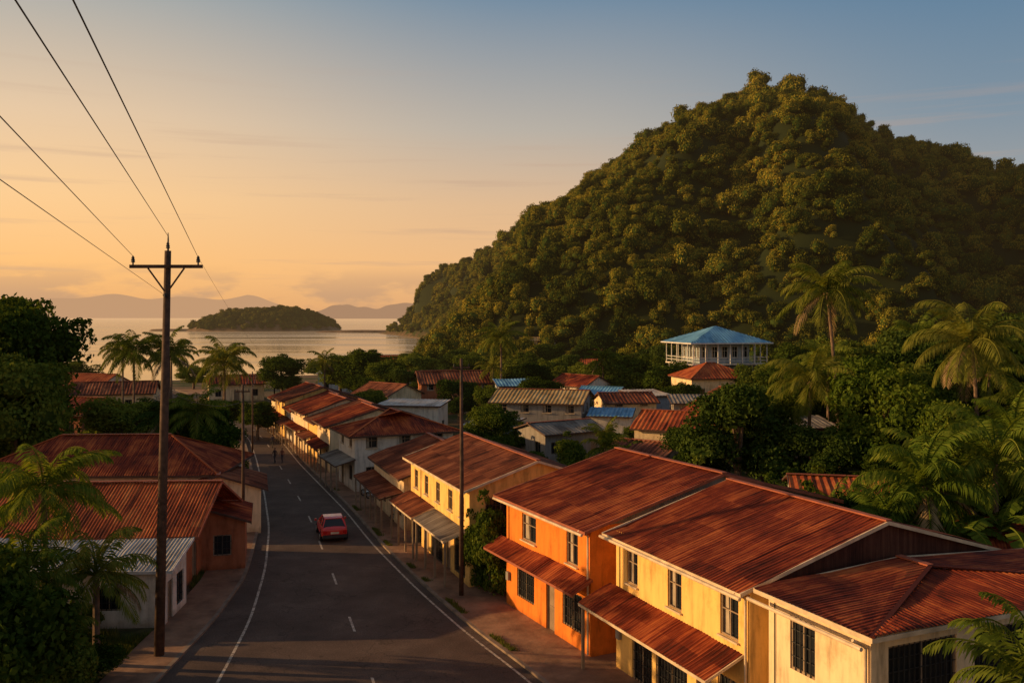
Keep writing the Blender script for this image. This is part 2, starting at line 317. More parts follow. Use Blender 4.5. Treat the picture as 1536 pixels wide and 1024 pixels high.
def mat_walk():
    m,nt,out=newmat('dusty_pavement'); p=N(nt,'ShaderNodeBsdfPrincipled'); p.inputs['Roughness'].default_value=0.95
    g=N(nt,'ShaderNodeNewGeometry'); n1=N(nt,'ShaderNodeTexNoise'); n1.inputs['Scale'].default_value=0.45; n1.inputs['Detail'].default_value=10; n1.inputs['Roughness'].default_value=0.7; nt.links.new(g.outputs['Position'],n1.inputs[0])
    r=ramp(nt,[(0.3,(0.11,0.052,0.028)),(0.5,(0.26,0.135,0.074)),(0.7,(0.40,0.22,0.125))]); nt.links.new(n1.outputs[0],r.inputs[0]); nt.links.new(r.outputs[0],p.inputs['Base Color'])
    bp=N(nt,'ShaderNodeBump'); bp.inputs['Strength'].default_value=0.5; bp.inputs['Distance'].default_value=0.06; n2=N(nt,'ShaderNodeTexNoise'); n2.inputs['Scale'].default_value=3; n2.inputs['Detail'].default_value=8; nt.links.new(g.outputs['Position'],n2.inputs[0]); nt.links.new(n2.outputs[0],bp.inputs['Height']); nt.links.new(bp.outputs[0],p.inputs['Normal'])
    finish(nt,out,p.outputs[0],False); return m
M['walk']=mat_walk()
M['kerb']=mat_simple('concrete_kerb',(0.24,0.17,0.12),0.9,var=0.3,scale=1.5)
def mat_paint():
    m,nt,out=newmat('worn_road_paint')
    p=N(nt,'ShaderNodeBsdfPrincipled'); p.inputs['Roughness'].default_value=0.7
    g=N(nt,'ShaderNodeNewGeometry'); n=N(nt,'ShaderNodeTexNoise'); n.inputs['Scale'].default_value=3; n.inputs['Detail'].default_value=9; n.inputs['Roughness'].default_value=0.75; nt.links.new(g.outputs['Position'],n.inputs[0])
    r=ramp(nt,[(0.40,(0.14,0.095,0.07)),(0.52,(0.50,0.40,0.30)),(0.7,(0.72,0.62,0.47))]); nt.links.new(n.outputs[0],r.inputs[0]); nt.links.new(r.outputs[0],p.inputs['Base Color'])
    finish(nt,out,p.outputs[0],False); return m
M['paint']=mat_paint()
la=lambda d:Lx(d)-float(np.interp(d,[20,40,55,70,200],[4.0,2.6,1.1,0.7,0.5]))
ra=lambda d:Rx(d)+0.55
mb=MB(); strip(mb,la,ra,0.008,0.008,M['asphalt'])
mb.obj('road')
mb=MB()
strip(mb,lambda d:Lx(d)-0.07,lambda d:Lx(d)+0.07,0.013,0.013,M['paint'])
strip(mb,lambda d:Rx(d)-0.07,lambda d:Rx(d)+0.07,0.013,0.013,M['paint'])
d=40.4-8.2*5
while d<150:
    strip(mb,lambda q:(Lx(q)+Rx(q))/2-0.065,lambda q:(Lx(q)+Rx(q))/2+0.065,0.013,0.013,M['paint'],d-2.3,d,0.575); d+=8.2
mb.obj('road_markings')
mb=MB()
lw=lambda d:la(d)-float(np.interp(d,[30,45,60,200],[2.2,2.6,2.6,2.0]))
strip(mb,lambda d:la(d)-0.2,la,0.12,0.12,M['kerb']); strip(mb,lw,lambda d:la(d)-0.2,0.125,0.12,M['walk']); strip(mb,lambda d:lw(d)-0.05,lw,-0.1,0.125,M['kerb'])
for a in np.arange(-20,200,1.0):
    mb.face([(la(a),a,0.0),(la(a),a,0.12),(la(a+1),a+1,0.12),(la(a+1),a+1,0.0)],M['kerb'])
mb.obj('pavement')
mb=MB()
rw=lambda d:float(np.interp(d,[-20,50,66,78,90,131,200],[33,1.5,-6.0,-10.5,-16.0,-33,-68]))
strip(mb,ra,lambda d:ra(d)+0.2,0.12,0.12,M['kerb']); strip(mb,lambda d:ra(d)+0.2,lambda d:rw(d)+1.5,0.12,0.12,M['walk'])
for a in np.arange(-20,200,1.0):
    mb.face([(ra(a),a,0.0),(ra(a),a,0.12),(ra(a+1),a+1,0.12),(ra(a+1),a+1,0.0)],M['kerb'])
mb.obj('pavement')

# ------------------------------------------------------------------ houses
def corr(mb,P0,ex,es,nrm,L,S,hl,hr,mat,pitch=0.19,amp=0.02,sag=0.13,seed=0):
    """corrugated slope. P0 eave corner, ex along the eave, es up the slope"""
    n=max(2,int(L/pitch*4)); rows=6; k=mb.mi(mat); base=len(mb.v)
    if pitch>0.3: amp=0.03
    for i in range(n+1):
        x=L*i/n; t=1.0
        if hl>0: t=min(t,x/hl)
        if hr>0: t=min(t,(L-x)/hr)
        w=math.sin(2*math.pi*x/pitch)*amp if amp>0 else 0
        for r in range(rows+1):
            s=S*t*r/rows
            sg=noise.noise(Vector((x*0.3+seed*7,s*0.35,seed)))*sag*(1 if 0<r<rows else 0.5)
            sh=noise.cell(Vector((x/0.92+seed*13,math.floor(s/2.3),seed)))*0.018
            p=P0+ex*x+es*s+nrm*(w+sg+sh); mb.v.append(tuple(p))
    for i in range(n):
        for r in range(rows):
            a=base+i*(rows+1)+r; b=a+rows+1
            mb.f.append((a,b,b+1,a+1)); mb.m.append(k)
            x0=L*i/n;x1=L*(i+1)/n; s0=S*r/rows;s1=S*(r+1)/rows
            mb.uv[len(mb.f)-1]=[(x0,s0),(x1,s0),(x1,s1),(x0,s1)]
def wall(mb,gl,fr,P,ex,nout,L,H,ops,mat,frame):
    """wall with real recessed openings; ops=(x0,z0,x1,z1,kind)"""
    P=Vector(P);up=Vector((0,0,1))
    xs=sorted({0,L,*[o[0] for o in ops],*[o[2] for o in ops]}); zs=sorted({0,H,*[o[1] for o in ops],*[o[3] for o in ops]})
    for a,b in zip(xs[:-1],xs[1:]):
        for c,d in zip(zs[:-1],zs[1:]):
            mx,mz=(a+b)/2,(c+d)/2
            if any(o[0]<mx<o[2] and o[1]<mz<o[3] for o in ops): continue
            mb.face([P+ex*a+up*c,P+ex*b+up*c,P+ex*b+up*d,P+ex*a+up*d],mat)
    dp=0.18
    for (a,c,b,d,kind) in ops:
        i=-nout*dp
        q=[P+ex*a+up*c,P+ex*b+up*c,P+ex*b+up*d,P+ex*a+up*d]; qi=[v+i for v in q]
        for j in range(4): mb.face([q[j],q[(j+1)%4],qi[(j+1)%4],qi[j]],mat)
        if kind=='door':
            fr.face([v+nout*0.02 for v in qi],frame)
            for s in (0.0,1.0):
                fr.beam(q[0]+ex*(b-a)*s+i*0.6,q[3]+ex*(b-a)*s+i*0.6,0.08,0.08,M['frame'])
            fr.beam(P+ex*(a+0.15)+up*(c+1.2)+i*0.8,P+ex*(b-0.15)+up*(c+1.2)+i*0.8,0.04,0.06,M['frame'])
            continue
        gl.face([v+nout*0.01 for v in qi],M['glass'])
        if kind in('win','curt'):
            w=b-a
            fr.face([P+ex*(a+0.04)+up*(c+.04)+i*0.92,P+ex*(a+w*0.33)+up*(c+.04)+i*0.92,P+ex*(a+w*0.27)+up*(d-.04)+i*0.92,P+ex*(a+0.04)+up*(d-.04)+i*0.92],M['curtain'])
        f=i*0.45; t=0.07
        cs=[P+ex*a+up*c,P+ex*b+up*c,P+ex*b+up*d,P+ex*a+up*d]
        fr.beam(cs[0]+f+up*t/2,cs[1]+f+up*t/2,0.06,t,frame); fr.beam(cs[3]+f-up*t/2,cs[2]+f-up*t/2,0.06,t,frame)
        fr.beam(cs[0]+f+ex*t/2+up*t,cs[3]+f+ex*t/2-up*t,t,0.055,frame,up=nout); fr.beam(cs[1]+f-ex*t/2+up*t,cs[2]+f-ex*t/2-up*t,t,0.055,frame,up=nout)
        mid=(a+b)/2
        fr.beam(P+ex*mid+up*(c+t)+f,P+ex*mid+up*(d-t)+f,0.05,0.05,frame,up=nout)
        if kind in('win','curt'):
            fr.beam(P+ex*(a-.06)+up*(c-0.04)+nout*0.05,P+ex*(b+.06)+up*(c-0.04)+nout*0.05,0.14,0.07,M['trim'])
            fr.beam(P+ex*(a+t)+up*(c+(d-c)*.62)+f,P+ex*(b-t)+up*(c+(d-c)*.62)+f,0.045,0.045,frame)
        if kind in('grill','shop'):
            nb=max(3,int((b-a)/0.22))
            for j in range(1,nb): fr.beam(P+ex*(a+(b-a)*j/nb)+up*c-nout*0.02,P+ex*(a+(b-a)*j/nb)+up*d-nout*0.02,0.03,0.03,M['iron'])
            nz=max(2,int((d-c)/0.4))
            for j in range(1,nz): fr.beam(P+ex*a+up*(c+(d-c)*j/nz)-nout*0.055,P+ex*b+up*(c+(d-c)*j/nz)-nout*0.055,0.03,0.03,M['iron'])
SEED=[0]
def auto_ops(L,H,rs):
    ops=[]
    st=1 if H<4.6 else (2 if H<8.5 else 3)
    n=max(1,int(L/2.6)); 
    for s in range(st):
        z0=s*3.0
        for i in range(n):
            cx=L*(i+0.5)/n
            if s==0 and (i%3==rs%3): ops.append((cx-0.5,0.05,cx+0.5,2.2,'door'))
            else: ops.append((cx-0.55,z0+1.0,cx+0.55,min(z0+2.3,H-0.3),'curt' if s else 'grill'))
    return ops
def house(name,xy,ang,L,D,he,rise,wmat,rmat,roof='gable',over=0.5,ends=0.4,front=None,near=None,hr=None,hl=None,awn=None,z0=None,trim=None,pitch=0.19,frame=None,gable_mat=None,far=None):
    """local x along street frontage, local y into the plot, frontage faces -y"""
    SEED[0]+=1; sd=SEED[0]
    if z0 is None: z0=gz(*xy)
    E=empty(name,(xy[0],xy[1],z0),R(ang)); frame=frame or M['frame']; trim=trim or M['trim_dark']
    X=Vector((1,0,0));Y=Vector((0,1,0));Z=Vector((0,0,1))
    w=MB();gl=MB();fr=MB()
    if front is None: front=auto_ops(L,he,sd)
    if near is None: near=auto_ops(D,he,sd+1)
    if far is None: far=near
    wall(w,gl,fr,(0,0,0),X,-Y,L,he,front,wmat,frame)
    wall(w,gl,fr,(L,0,0),Y,X,D,he,near,wmat,frame)
    wall(w,gl,fr,(L,D,0),-X,Y,L,he,[],wmat,frame)
    wall(w,gl,fr,(0,D,0),-Y,-X,D,he,far,wmat,frame)
    rf=MB(); tr=MB()
    half=D/2+over; sl=math.hypot(D/2,rise); S=sl*half/(D/2); ddz=rise/(D/2)*over
    LL_=L+2*ends
    gm=gable_mat or wmat
    if roof in('gable','hip'):
        hh_r=(half if roof=='hip' else 0) if hr is None else hr
        hh_l=(half if roof=='hip' else 0) if hl is None else hl
        es=Vector((0,D/2,rise)).normalized(); nr=Vector((0,-rise,D/2)).normalized()
        corr(rf,Vector((-ends,-over,he-ddz+0.06)),X,es,nr,LL_,S,hh_l,hh_r,rmat,pitch,seed=sd)
        es2=Vector((0,-D/2,rise)).normalized(); nr2=Vector((0,rise,D/2)).normalized()
        corr(rf,Vector((L+ends,D+over,he-ddz+0.06)),-X,es2,nr2,LL_,S,hh_r,hh_l,rmat,pitch,seed=sd+.5)
        if hh_r>0:
            rr=rise*half/(D/2); s3=math.hypot(hh_r,rr); es3=Vector((-hh_r,0,rr)).normalized(); n3=Vector((rr,0,hh_r)).normalized()
            corr(rf,Vector((L+ends,-over,he-ddz+0.06)),Y,es3,n3,D+2*over,s3,half,half,rmat,pitch,seed=sd+.3)
        else: w.face([(L,0,he),(L,D,he),(L,D/2,he+rise)],gm,[(0,0),(D,0),(D/2,rise)])
        if hh_l>0:
            rr=rise*half/(D/2); s3=math.hypot(hh_l,rr); es3=Vector((hh_l,0,rr)).normalized(); n3=Vector((-rr,0,hh_l)).normalized()
            corr(rf,Vector((-ends,D+over,he-ddz+0.06)),-Y,es3,n3,D+2*over,s3,half,half,rmat,pitch,seed=sd+.7)
        else: w.face([(0,D,he),(0,0,he),(0,D/2,he+rise)],gm,[(0,0),(D,0),(D/2,rise)])
        ze=he-ddz; zr=he+rise+0.1
        tr.beam((-ends,-over+0.02,ze-0.03),(L+ends,-over+0.02,ze-0.03),0.05,0.15,trim)
        tr.beam((-ends,D+over-0.02,ze-0.03),(L+ends,D+over-0.02,ze-0.03),0.05,0.15,trim)
        for xx,hh,sg in((L+ends,hh_r,1),(-ends,hh_l,-1)):
            if hh==0:
                tr.beam((xx-sg*.03,-over,ze),(xx-sg*.03,D/2,zr-0.08),0.06,0.14,trim); tr.beam((xx-sg*.03,D+over,ze),(xx-sg*.03,D/2,zr-0.08),0.06,0.14,trim)
            else:
                tr.beam((xx-sg*.02,-over,ze-0.03),(xx-sg*.02,D+over,ze-0.03),0.05,0.15,trim)
                for yy in(-over,D+over): tr.beam((xx,yy,ze+0.09),(xx-sg*hh,D/2,zr+0.0),0.16,0.05,rmat)
        tr.beam((-ends+hh_l,D/2,zr+0.02),(L+ends-hh_r,D/2,zr+0.02),0.30,0.06,M['rust_strip'] if rmat not in(M['roof_white'],M['roof_blue']) else rmat)
    else:
        es=Vector((0,D,rise)).normalized(); nr=Vector((0,-rise,D)).normalized()
        s=math.hypot(D,rise)*(D+2*over)/D; dz=rise/D*over
        corr(rf,Vector((-ends,-over,he-dz+0.06)),X,es,nr,LL_,s,0,0,rmat,pitch,seed=sd)
        w.face([(L,0,he),(L,D,he),(L,D,he+rise)],gm,[(0,0),(D,0),(D,rise)]); w.face([(0,D,he),(0,0,he),(0,D,he+rise)],gm,[(0,0),(D,0),(0,rise)]); w.face([(L,D,he),(0,D,he),(0,D,he+rise),(L,D,he+rise)],gm)
        tr.beam((-ends,-over+0.02,he-dz-0.02),(L+ends,-over+0.02,he-dz-0.02),0.05,0.16,trim)
        for xx in(-ends+.03,L+ends-.03): tr.beam((xx,-over,he-dz),(xx,D+over,he+rise+dz),0.06,0.15,trim)
    if awn:
        for (x0,x1,zt,zb,pr,am,posts) in awn:
            es=Vector((0,pr,zt-zb)).normalized(); nr=Vector((0,-(zt-zb),pr)).normalized()
            corr(rf,Vector((x0,-pr,zb+0.04)),X,es,nr,x1-x0,math.hypot(pr,zt-zb)-0.02,0,0,am,pitch,seed=sd+.9)
            tr.beam((x0,-pr+0.03,zb-0.04),(x1,-pr+0.03,zb-0.04),0.05,0.12,trim)
            for xx in(x0+.03,x1-.03): tr.beam((xx,-pr,zb-0.03),(xx,-0.01,zt-0.03),0.05,0.1,trim)
            if posts:
                for i in range(posts):
                    xx=x0+0.15+(x1-x0-0.3)*i/(posts-1); tr.beam((xx,-pr+0.18,0),(xx,-pr+0.18,zb+0.0),0.12,0.12,M['frame'])
    w.obj('walls',E); rf.obj('roof',E); tr.obj('roof_trim',E)
    if gl.f: gl.obj('window_glass',E)
    if fr.f: fr.obj('window_frames',E)
    return E
UA=-66.4
H=house
OH=H('orange_house',(-0.3,50.6),-63.7,9.0,15.0,6.2,1.9,M['w_orange'],M['roof_red'],over=0.6,ends=0.45,trim=M['rust_strip'],gable_mat=M['w_grey'],
  front=[(1.9,4.1,3.5,5.5,'win'),(6.7,4.0,7.8,5.6,'curt'),(1.3,0.9,3.3,2.7,'grill'),(4.6,0.1,5.5,2.5,'door'),(6.3,0.9,8.2,2.7,'grill')],
  near=[],awn=[(-0.6,9.2,3.75,3.2,1.15,M['roof_red'],0)])
YH=H('yellow_house',(4.74,41.4),UA,9.5,12.8,6.3,1.75,M['w_yellow'],M['roof_red'],over=0.6,ends=0.25,trim=M['trim'],gable_mat=M['w_wood'],
  front=[(0.95,4.2,1.85,5.75,'win'),(4.2,4.1,5.2,5.75,'win'),(7.75,4.1,8.85,5.7,'win'),(1.4,0.1,3.0,2.6,'shop'),(3.3,0.1,5.6,2.6,'shop'),(6.2,0.1,7.2,2.5,'door'),(7.6,0.5,9.0,2.6,'shop')],
  near=[],awn=[(-0.5,9.2,3.75,3.05,1.7,M['roof_red'],2)])
CH=H('cream_house',(9.0,31.9),UA,4.7,13,6.4,0.35,M['w_cream'],M['roof_red'],over=0.35,ends=0.4,hl=0,hr=4.0,trim=M['trim'],
  front=[(1.1,4.1,2.3,5.9,'grill'),(0.6,0.1,1.6,2.4,'door'),(2.3,0.9,3.9,2.5,'grill')],
  near=[(0.7,3.4,3.6,5.9,'shop'),(4.4,3.4,7.4,5.9,'shop'),(8,3.4,11,5.9,'shop'),(1,0.2,4,2.6,'shop')])
for E,L,he in((OH,9.0,6.2),(YH,9.5,6.3),(CH,4.7,6.4)):
    mb=MB(); mb.tube([(L-0.12,-0.62,he-0.15),(L-0.12,-0.1,he-0.45),(L-0.12,-0.1,0.2)],[0.05]*3,M['trim'],8)
    mb.tube([(-0.3,-0.68,he-0.26),(L+0.3,-0.68,he-0.28)],[0.07,0.07],M['trim'],8)
    mb.tube([(0.35,-0.04,he-0.3),(0.35,-0.04,2.9),(0.9,-0.04,2.9)],[0.02]*3,M['iron'],5); mb.box(0.2,-0.16,1.5,0.5,-0.005,1.95,M['w_grey']); mb.obj('gutter_and_downpipe',E)
H('cream_shop_house',(-7.3,65.8),-68.7,13.2,8.4,5.95,1.35,M['w_yellow'],M['roof_brown'],over=0.5,ends=0.5,trim=M['trim'],
  front=[(1.0,3.9,1.9,5.2,'curt'),(3.6,3.9,4.5,5.2,'curt'),(6.3,3.9,7.2,5.2,'curt'),(9.0,3.9,9.9,5.2,'curt'),(11.3,3.9,12.2,5.2,'curt'),(0.6,.1,2.8,2.5,'shop'),(3.4,.1,4.4,2.4,'door'),(5.2,.1,7.8,2.5,'shop'),(8.5,.1,9.5,2.4,'door'),(10.2,.4,12.4,2.5,'shop')],
  near=[(1,3.8,3,5.3,'grill')],awn=[(-0.2,6.0,3.4,2.8,1.6,M['roof_brown'],4),(6.2,12.8,3.3,2.8,1.5,M['roof_grey'],4)])
H('brown_roof_house',(-11.8,78),-70,11,9.6,4.1,1.6,M['w_cream'],M['roof_brown'],over=0.5,awn=[(0,10.8,2.9,2.5,1.8,M['roof_brown'],6)])
H('balcony_house',(-16.8,88.3),-66,6.2,9.5,5.4,1.6,M['w_white'],M['roof_red'],'hip',over=0.7,ends=0.7,awn=[(-0.4,6.6,3.1,2.6,1.9,M['roof_grey'],4)])
rx,ry=-18.3,92.5
for i,(ln,he,rm,wm,dp) in enumerate([(7.6,4.9,'roof_red','w_cream',10),(6.4,4.4,'roof_brown','w_yellow',12),(8.6,4.8,'roof_red','w_cream',9),(7.0,4.3,'roof_red','w_white',11),(7.6,5.0,'roof_brown','w_yellow',10),(6,4.5,'roof_red','w_cream',10)]):
    ux,uy=-0.39,0.921
    cx,cy=rx+ux*ln,ry+uy*ln
    H('row_house',(cx+0.2*(i%2),cy),math.degrees(math.atan2(-uy,-ux))+(i%3-1)*1.2,ln-0.3,dp,he,1.5+0.3*(i%2),M[wm],M[rm],ends=0.25,over=0.6,trim=M['trim_dark'],awn=[(0.2,ln-0.7,2.9,2.4+.15*(i%3),1.3+.3*(i%2),M['roof_brown' if i%2 else 'roof_red'],4)])
    rx,ry=cx,cy
# --- left side
H('red_roof_house',(-39.5,66.5),2,17.4,9,4.7,2.0,M['w_white'],M['roof_red'],'hip',over=0.7,ends=0.7,front=[(2,1.5,3.3,2.8,'curt'),(7,1.5,8.3,2.8,'curt'),(15.2,1.3,16.4,3.6,'curt')])
H('orange_roof_house',(-34.3,50.2),3,15.2,9,4.0,1.9,M['w_terra'],M['roof_orange'],over=0.6,ends=1.7,near=[(1,1,2.2,2.5,'grill'),(4,.1,5,2.3,'door'),(6.5,1,7.8,2.5,'grill')],front=[(2,1,3.2,2.4,'grill')],trim=M['rust_strip'])
H('tin_roof_shop',(-27.5,46.4),3,9.6,3.7,3.0,0.75,M['w_white'],M['roof_white'],'shed',over=0.3,ends=0.5,front=[(1,.1,2,2.2,'door'),(3,.9,4.4,2.1,'grill'),(6.2,.9,7.4,2.1,'grill')],near=[(0.5,.1,1.4,2.2,'door'),(2,.5,3.2,2.2,'grill')],trim=M['frame_w'])
H('small_orange_house',(-23.5,61),-75,5,5.5,3.2,0.9,M['w_terra'],M['roof_red'],over=0.4)
H('porch_shop',(-26,71.5),-74,6,6,3.4,1.0,M['w_cream'],M['roof_brown'],over=0.5)
def town(name,xc,yc,w,dep,he,rise,wm,rm,roof='gable',ang=0,**k):
    a=R(ang); x0=xc-w/2*math.cos(a); y0=yc-w/2*math.sin(a)
    return H(name,(x0,y0),ang,w,dep,he,rise,M[wm],M[rm],roof,pitch=0.5,**k)
town('olive_roof_house',3,114,11.5,9,5.3,1.2,'w_grey','roof_ochre',ang=-14)
town('white_roof_house',-13.5,119,8,5,4.4,0.3,'w_white','roof_white',roof='shed',ang=-10)
town('long_brown_house',-9,150,12,8,5.2,1.6,'w_terra','roof_brown',ang=14)
town('orange_roof_bungalow',-31,225,15,9,4.3,2.0,'w_cream','roof_orange',ang=8)
town('hillside_house',17.5,215,14,9,4.2,1.6,'w_cream','roof_orange',ang=-6)
town('pale_house',8,270,10,8,5.5,1.0,'w_cream','roof_ochre',roof='hip')
town('cream_villa',31.3,136,9.5,8,7.0,1.9,'w_cream','roof_orange',roof='hip',ang=12)
town('red_roof_cottage',17.5,98,9,8,3.9,1.5,'w_cream','roof_orange',ang=-25)
town('grey_roof_shed',25,118,8,6,4.8,0.5,'w_grey','roof_grey',roof='shed',ang=-5)
town('blue_tin_house',0.5,140,5,5,5.4,0.6,'w_blue','roof_blue',roof='shed',ang=8)
town('blue_tin_house',12.5,136,6,6,4.4,0.9,'w_grey','roof_blue',ang=-25)
town('grey_tin_house',7,101,8,6,3.3,0.8,'w_grey','roof_grey',ang=32)
town('brown_tin_house',16,122,7,6,4.6,1.0,'w_cream','roof_brown',ang=10)
town('grey_block_house',28.7,88,5.5,6,5.3,0.4,'w_grey','roof_grey',roof='shed')
town('white_wall_house',23.5,60,9,7,3.9,0.9,'w_white','roof_orange',ang=-12)
town('red_roof_neighbour',27,43,11,9,4.2,1.2,'w_cream','roof_red',ang=-20,roof='hip')
town('low_house',12,88,6,5,2.9,0.8,'w_grey','roof_brown',ang=-35)
town('far_left_house',-66,150,13,9,3.4,1.6,'w_cream','roof_brown',ang=16)
town('far_left_house',-80,165,12,9,3.6,1.8,'w_white','roof_orange',ang=-14)
town('far_left_house',-52,172,10,8,3.4,1.4,'w_cream','roof_red',ang=20)
town('far_left_house',-37,190,7,6,4.2,0.6,'w_blue','roof_white',ang=0,roof='shed')
town('far_left_house',-60,118,10,9,3.6,1.6,'w_terra','roof_red',ang=-16)
town('terraced_house',-22,142,8,7,4.0,1.4,'w_cream','roof_brown',ang=-40)
town('terraced_house',-14,172,9,7,4.0,1.6,'w_white','roof_red',ang=22)
town('terraced_house',2,188,8,7,4.0,1.5,'w_cream','roof_orange',ang=-18)
town('terraced_house',22,108,7,6,4.3,1.3,'w_cream','roof_red',ang=-60)
town('terraced_house',9,148,8,6,5.0,1.4,'w_white','roof_red',ang=-50)
town('terraced_house',28,126,6,6,4.8,1.2,'w_cream','roof_brown',ang=-70)
town('tin_shack',-3.5,105,5,5,3.4,0.5,'w_grey','roof_white',ang=-30,roof='shed')
town('tin_shack',20,128,5,5,4.9,0.4,'w_blue','roof_white',ang=20,roof='shed')
town('tin_shack',12,112,5,4,3.8,0.5,'w_white','roof_blue',ang=-12,roof='shed')
def bluehouse():
    cx,cy=34.0,152; E=empty('blue_roof_house',(cx,cy,0),R(14))
    w=MB();gl=MB();fr=MB();tr=MB();rf=MB();X=Vector((1,0,0));Y=Vector((0,1,0))
    W=11.5;Dp=9
    def ring(z,h,inset,mat,ops_n):
        a=-W/2+inset;b=-Dp/2+inset;LX=W-2*inset;LY=Dp-2*inset
        def ops(l): 
            n=ops_n; return [(l*(i+.18)/n,0.9,l*(i+.82)/n,h-0.55,'curt') for i in range(n)]
        for P,ex,no,l in(((a,b,z),X,-Y,LX),((a+LX,b,z),Y,X,LY),((a+LX,b+LY,z),-X,Y,LX),((a,b+LY,z),-Y,-X,LY)): wall(w,gl,fr,P,ex,no,l,h,ops(l),mat,M['frame_w'])
    ring(0,4.2,0.3,M['w_white'],4); tr.box(-W/2-0.5,-Dp/2-.5,4.2,W/2+.5,Dp/2+.5,4.4,M['w_white'])
    ring(4.4,3.8,0.6,M['w_blue'],5); tr.box(-W/2-0.9,-Dp/2-.9,8.2,W/2+.9,Dp/2+.9,8.4,M['w_white'])
    ring(8.4,3.3,1.3,M['w_blue'],5)
    for zz,o,hh in((4.4,0.4,3.8),(8.4,0.75,3.4)):
        for i in range(7):
            for sy in(-1,1):
                x=-(W/2+o)+ (W+2*o)*i/6; tr.beam((x,sy*(Dp/2+o),zz),(x,sy*(Dp/2+o),zz+hh),0.13,0.13,M['frame_w'])
        for i in range(1,5):
            for sx in(-1,1):
                y=-(Dp/2+o)+(Dp+2*o)*i/5; tr.beam((sx*(W/2+o),y,zz),(sx*(W/2+o),y,zz+hh),0.13,0.13,M['frame_w'])
        for z in(0.5,1.0):
            for sy in(-1,1): tr.beam((-(W/2+o),sy*(Dp/2+o),zz+z),((W/2+o),sy*(Dp/2+o),zz+z),0.07,0.09,M['frame_w'])
            for sx in(-1,1): tr.beam((sx*(W/2+o),-(Dp/2+o),zz+z),(sx*(W/2+o),(Dp/2+o),zz+z),0.07,0.09,M['frame_w'])
    HX=W/2+1.5;HY=Dp/2+1.5;zr=2.7
    for P,ex,es,l,run in(((-HX,-HY,11.8),X,Vector((0,HY,zr)),2*HX,HY),((HX,-HY,11.8),Y,Vector((-HX,0,zr)),2*HY,HX),((HX,HY,11.8),-X,Vector((0,-HY,zr)),2*HX,HY),((-HX,HY,11.8),-Y,Vector((HX,0,zr)),2*HY,HX)):
        S=es.length; e=es.normalized(); n=ex.cross(e); corr(rf,Vector(P),ex,e,n,l,S,l/2,l/2,M['roof_blue'],0.5,0.02)
    tr.beam((-HX,-HY,11.72),(HX,-HY,11.72),0.06,0.2,M['frame_w']);tr.beam((HX,-HY,11.72),(HX,HY,11.72),0.06,0.2,M['frame_w']);tr.beam((-HX,-HY,11.72),(-HX,HY,11.72),0.06,0.2,M['frame_w'])
    w.obj('walls',E);gl.obj('window_glass',E);fr.obj('window_frames',E);tr.obj('verandas',E);rf.obj('roof',E)
bluehouse()

# ------------------------------------------------------------------ foliage
def leafcloud(lobes,n,size,seed,rnd=0.7):
    r=np.random.default_rng(seed); lob=np.array(lobes); wt=lob[:,3]**2; wt/=wt.sum()
    k=r.choice(len(lob),n,p=wt); d=r.normal(size=(n,3)); d/=np.linalg.norm(d,axis=1)[:,None]
    d[:,2]=np.where(d[:,2]<-0.5,-d[:,2],d[:,2])
    rad=lob[k,3]*(0.70+0.38*r.random(n)**0.7); 
    bump=1+0.16*np.sin(d[:,0]*7+k)*np.sin(d[:,1]*6+2*k)*1.0+0.1*np.sin(d[:,2]*11+k)
    p=lob[k,:3]+d*(rad*bump)[:,None]*np.array([1,1,0.82])
    nr=d+r.normal(size=(n,3))*rnd; nr/=np.linalg.norm(nr,axis=1)[:,None]
    a=np.cross(nr,r.normal(size=(n,3))); a/=np.linalg.norm(a,axis=1)[:,None]; b=np.cross(nr,a)
    s=size*(0.6+0.8*r.random(n))[:,None]
    q=np.stack([p-a*s*0.5,p-b*s*0.32,p+a*s*0.55,p+b*s*0.32],axis=1).reshape(-1,3)
    return q
def add_cloud(mb,q,mat):
    b=len(mb.v); mb.v+= [tuple(x) for x in q.tolist()]; k=mb.mi(mat); n=len(q)//4
    mb.f+=[(b+4*i,b+4*i+1,b+4*i+2,b+4*i+3) for i in range(n)]; mb.m+=[k]*n
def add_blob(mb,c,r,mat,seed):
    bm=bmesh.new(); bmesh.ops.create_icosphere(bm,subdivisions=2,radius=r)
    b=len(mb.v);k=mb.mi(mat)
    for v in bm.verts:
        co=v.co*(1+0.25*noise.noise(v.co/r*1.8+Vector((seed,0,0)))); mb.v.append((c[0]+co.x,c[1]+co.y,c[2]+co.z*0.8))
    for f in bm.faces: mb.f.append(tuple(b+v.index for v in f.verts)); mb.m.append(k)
    bm.free()
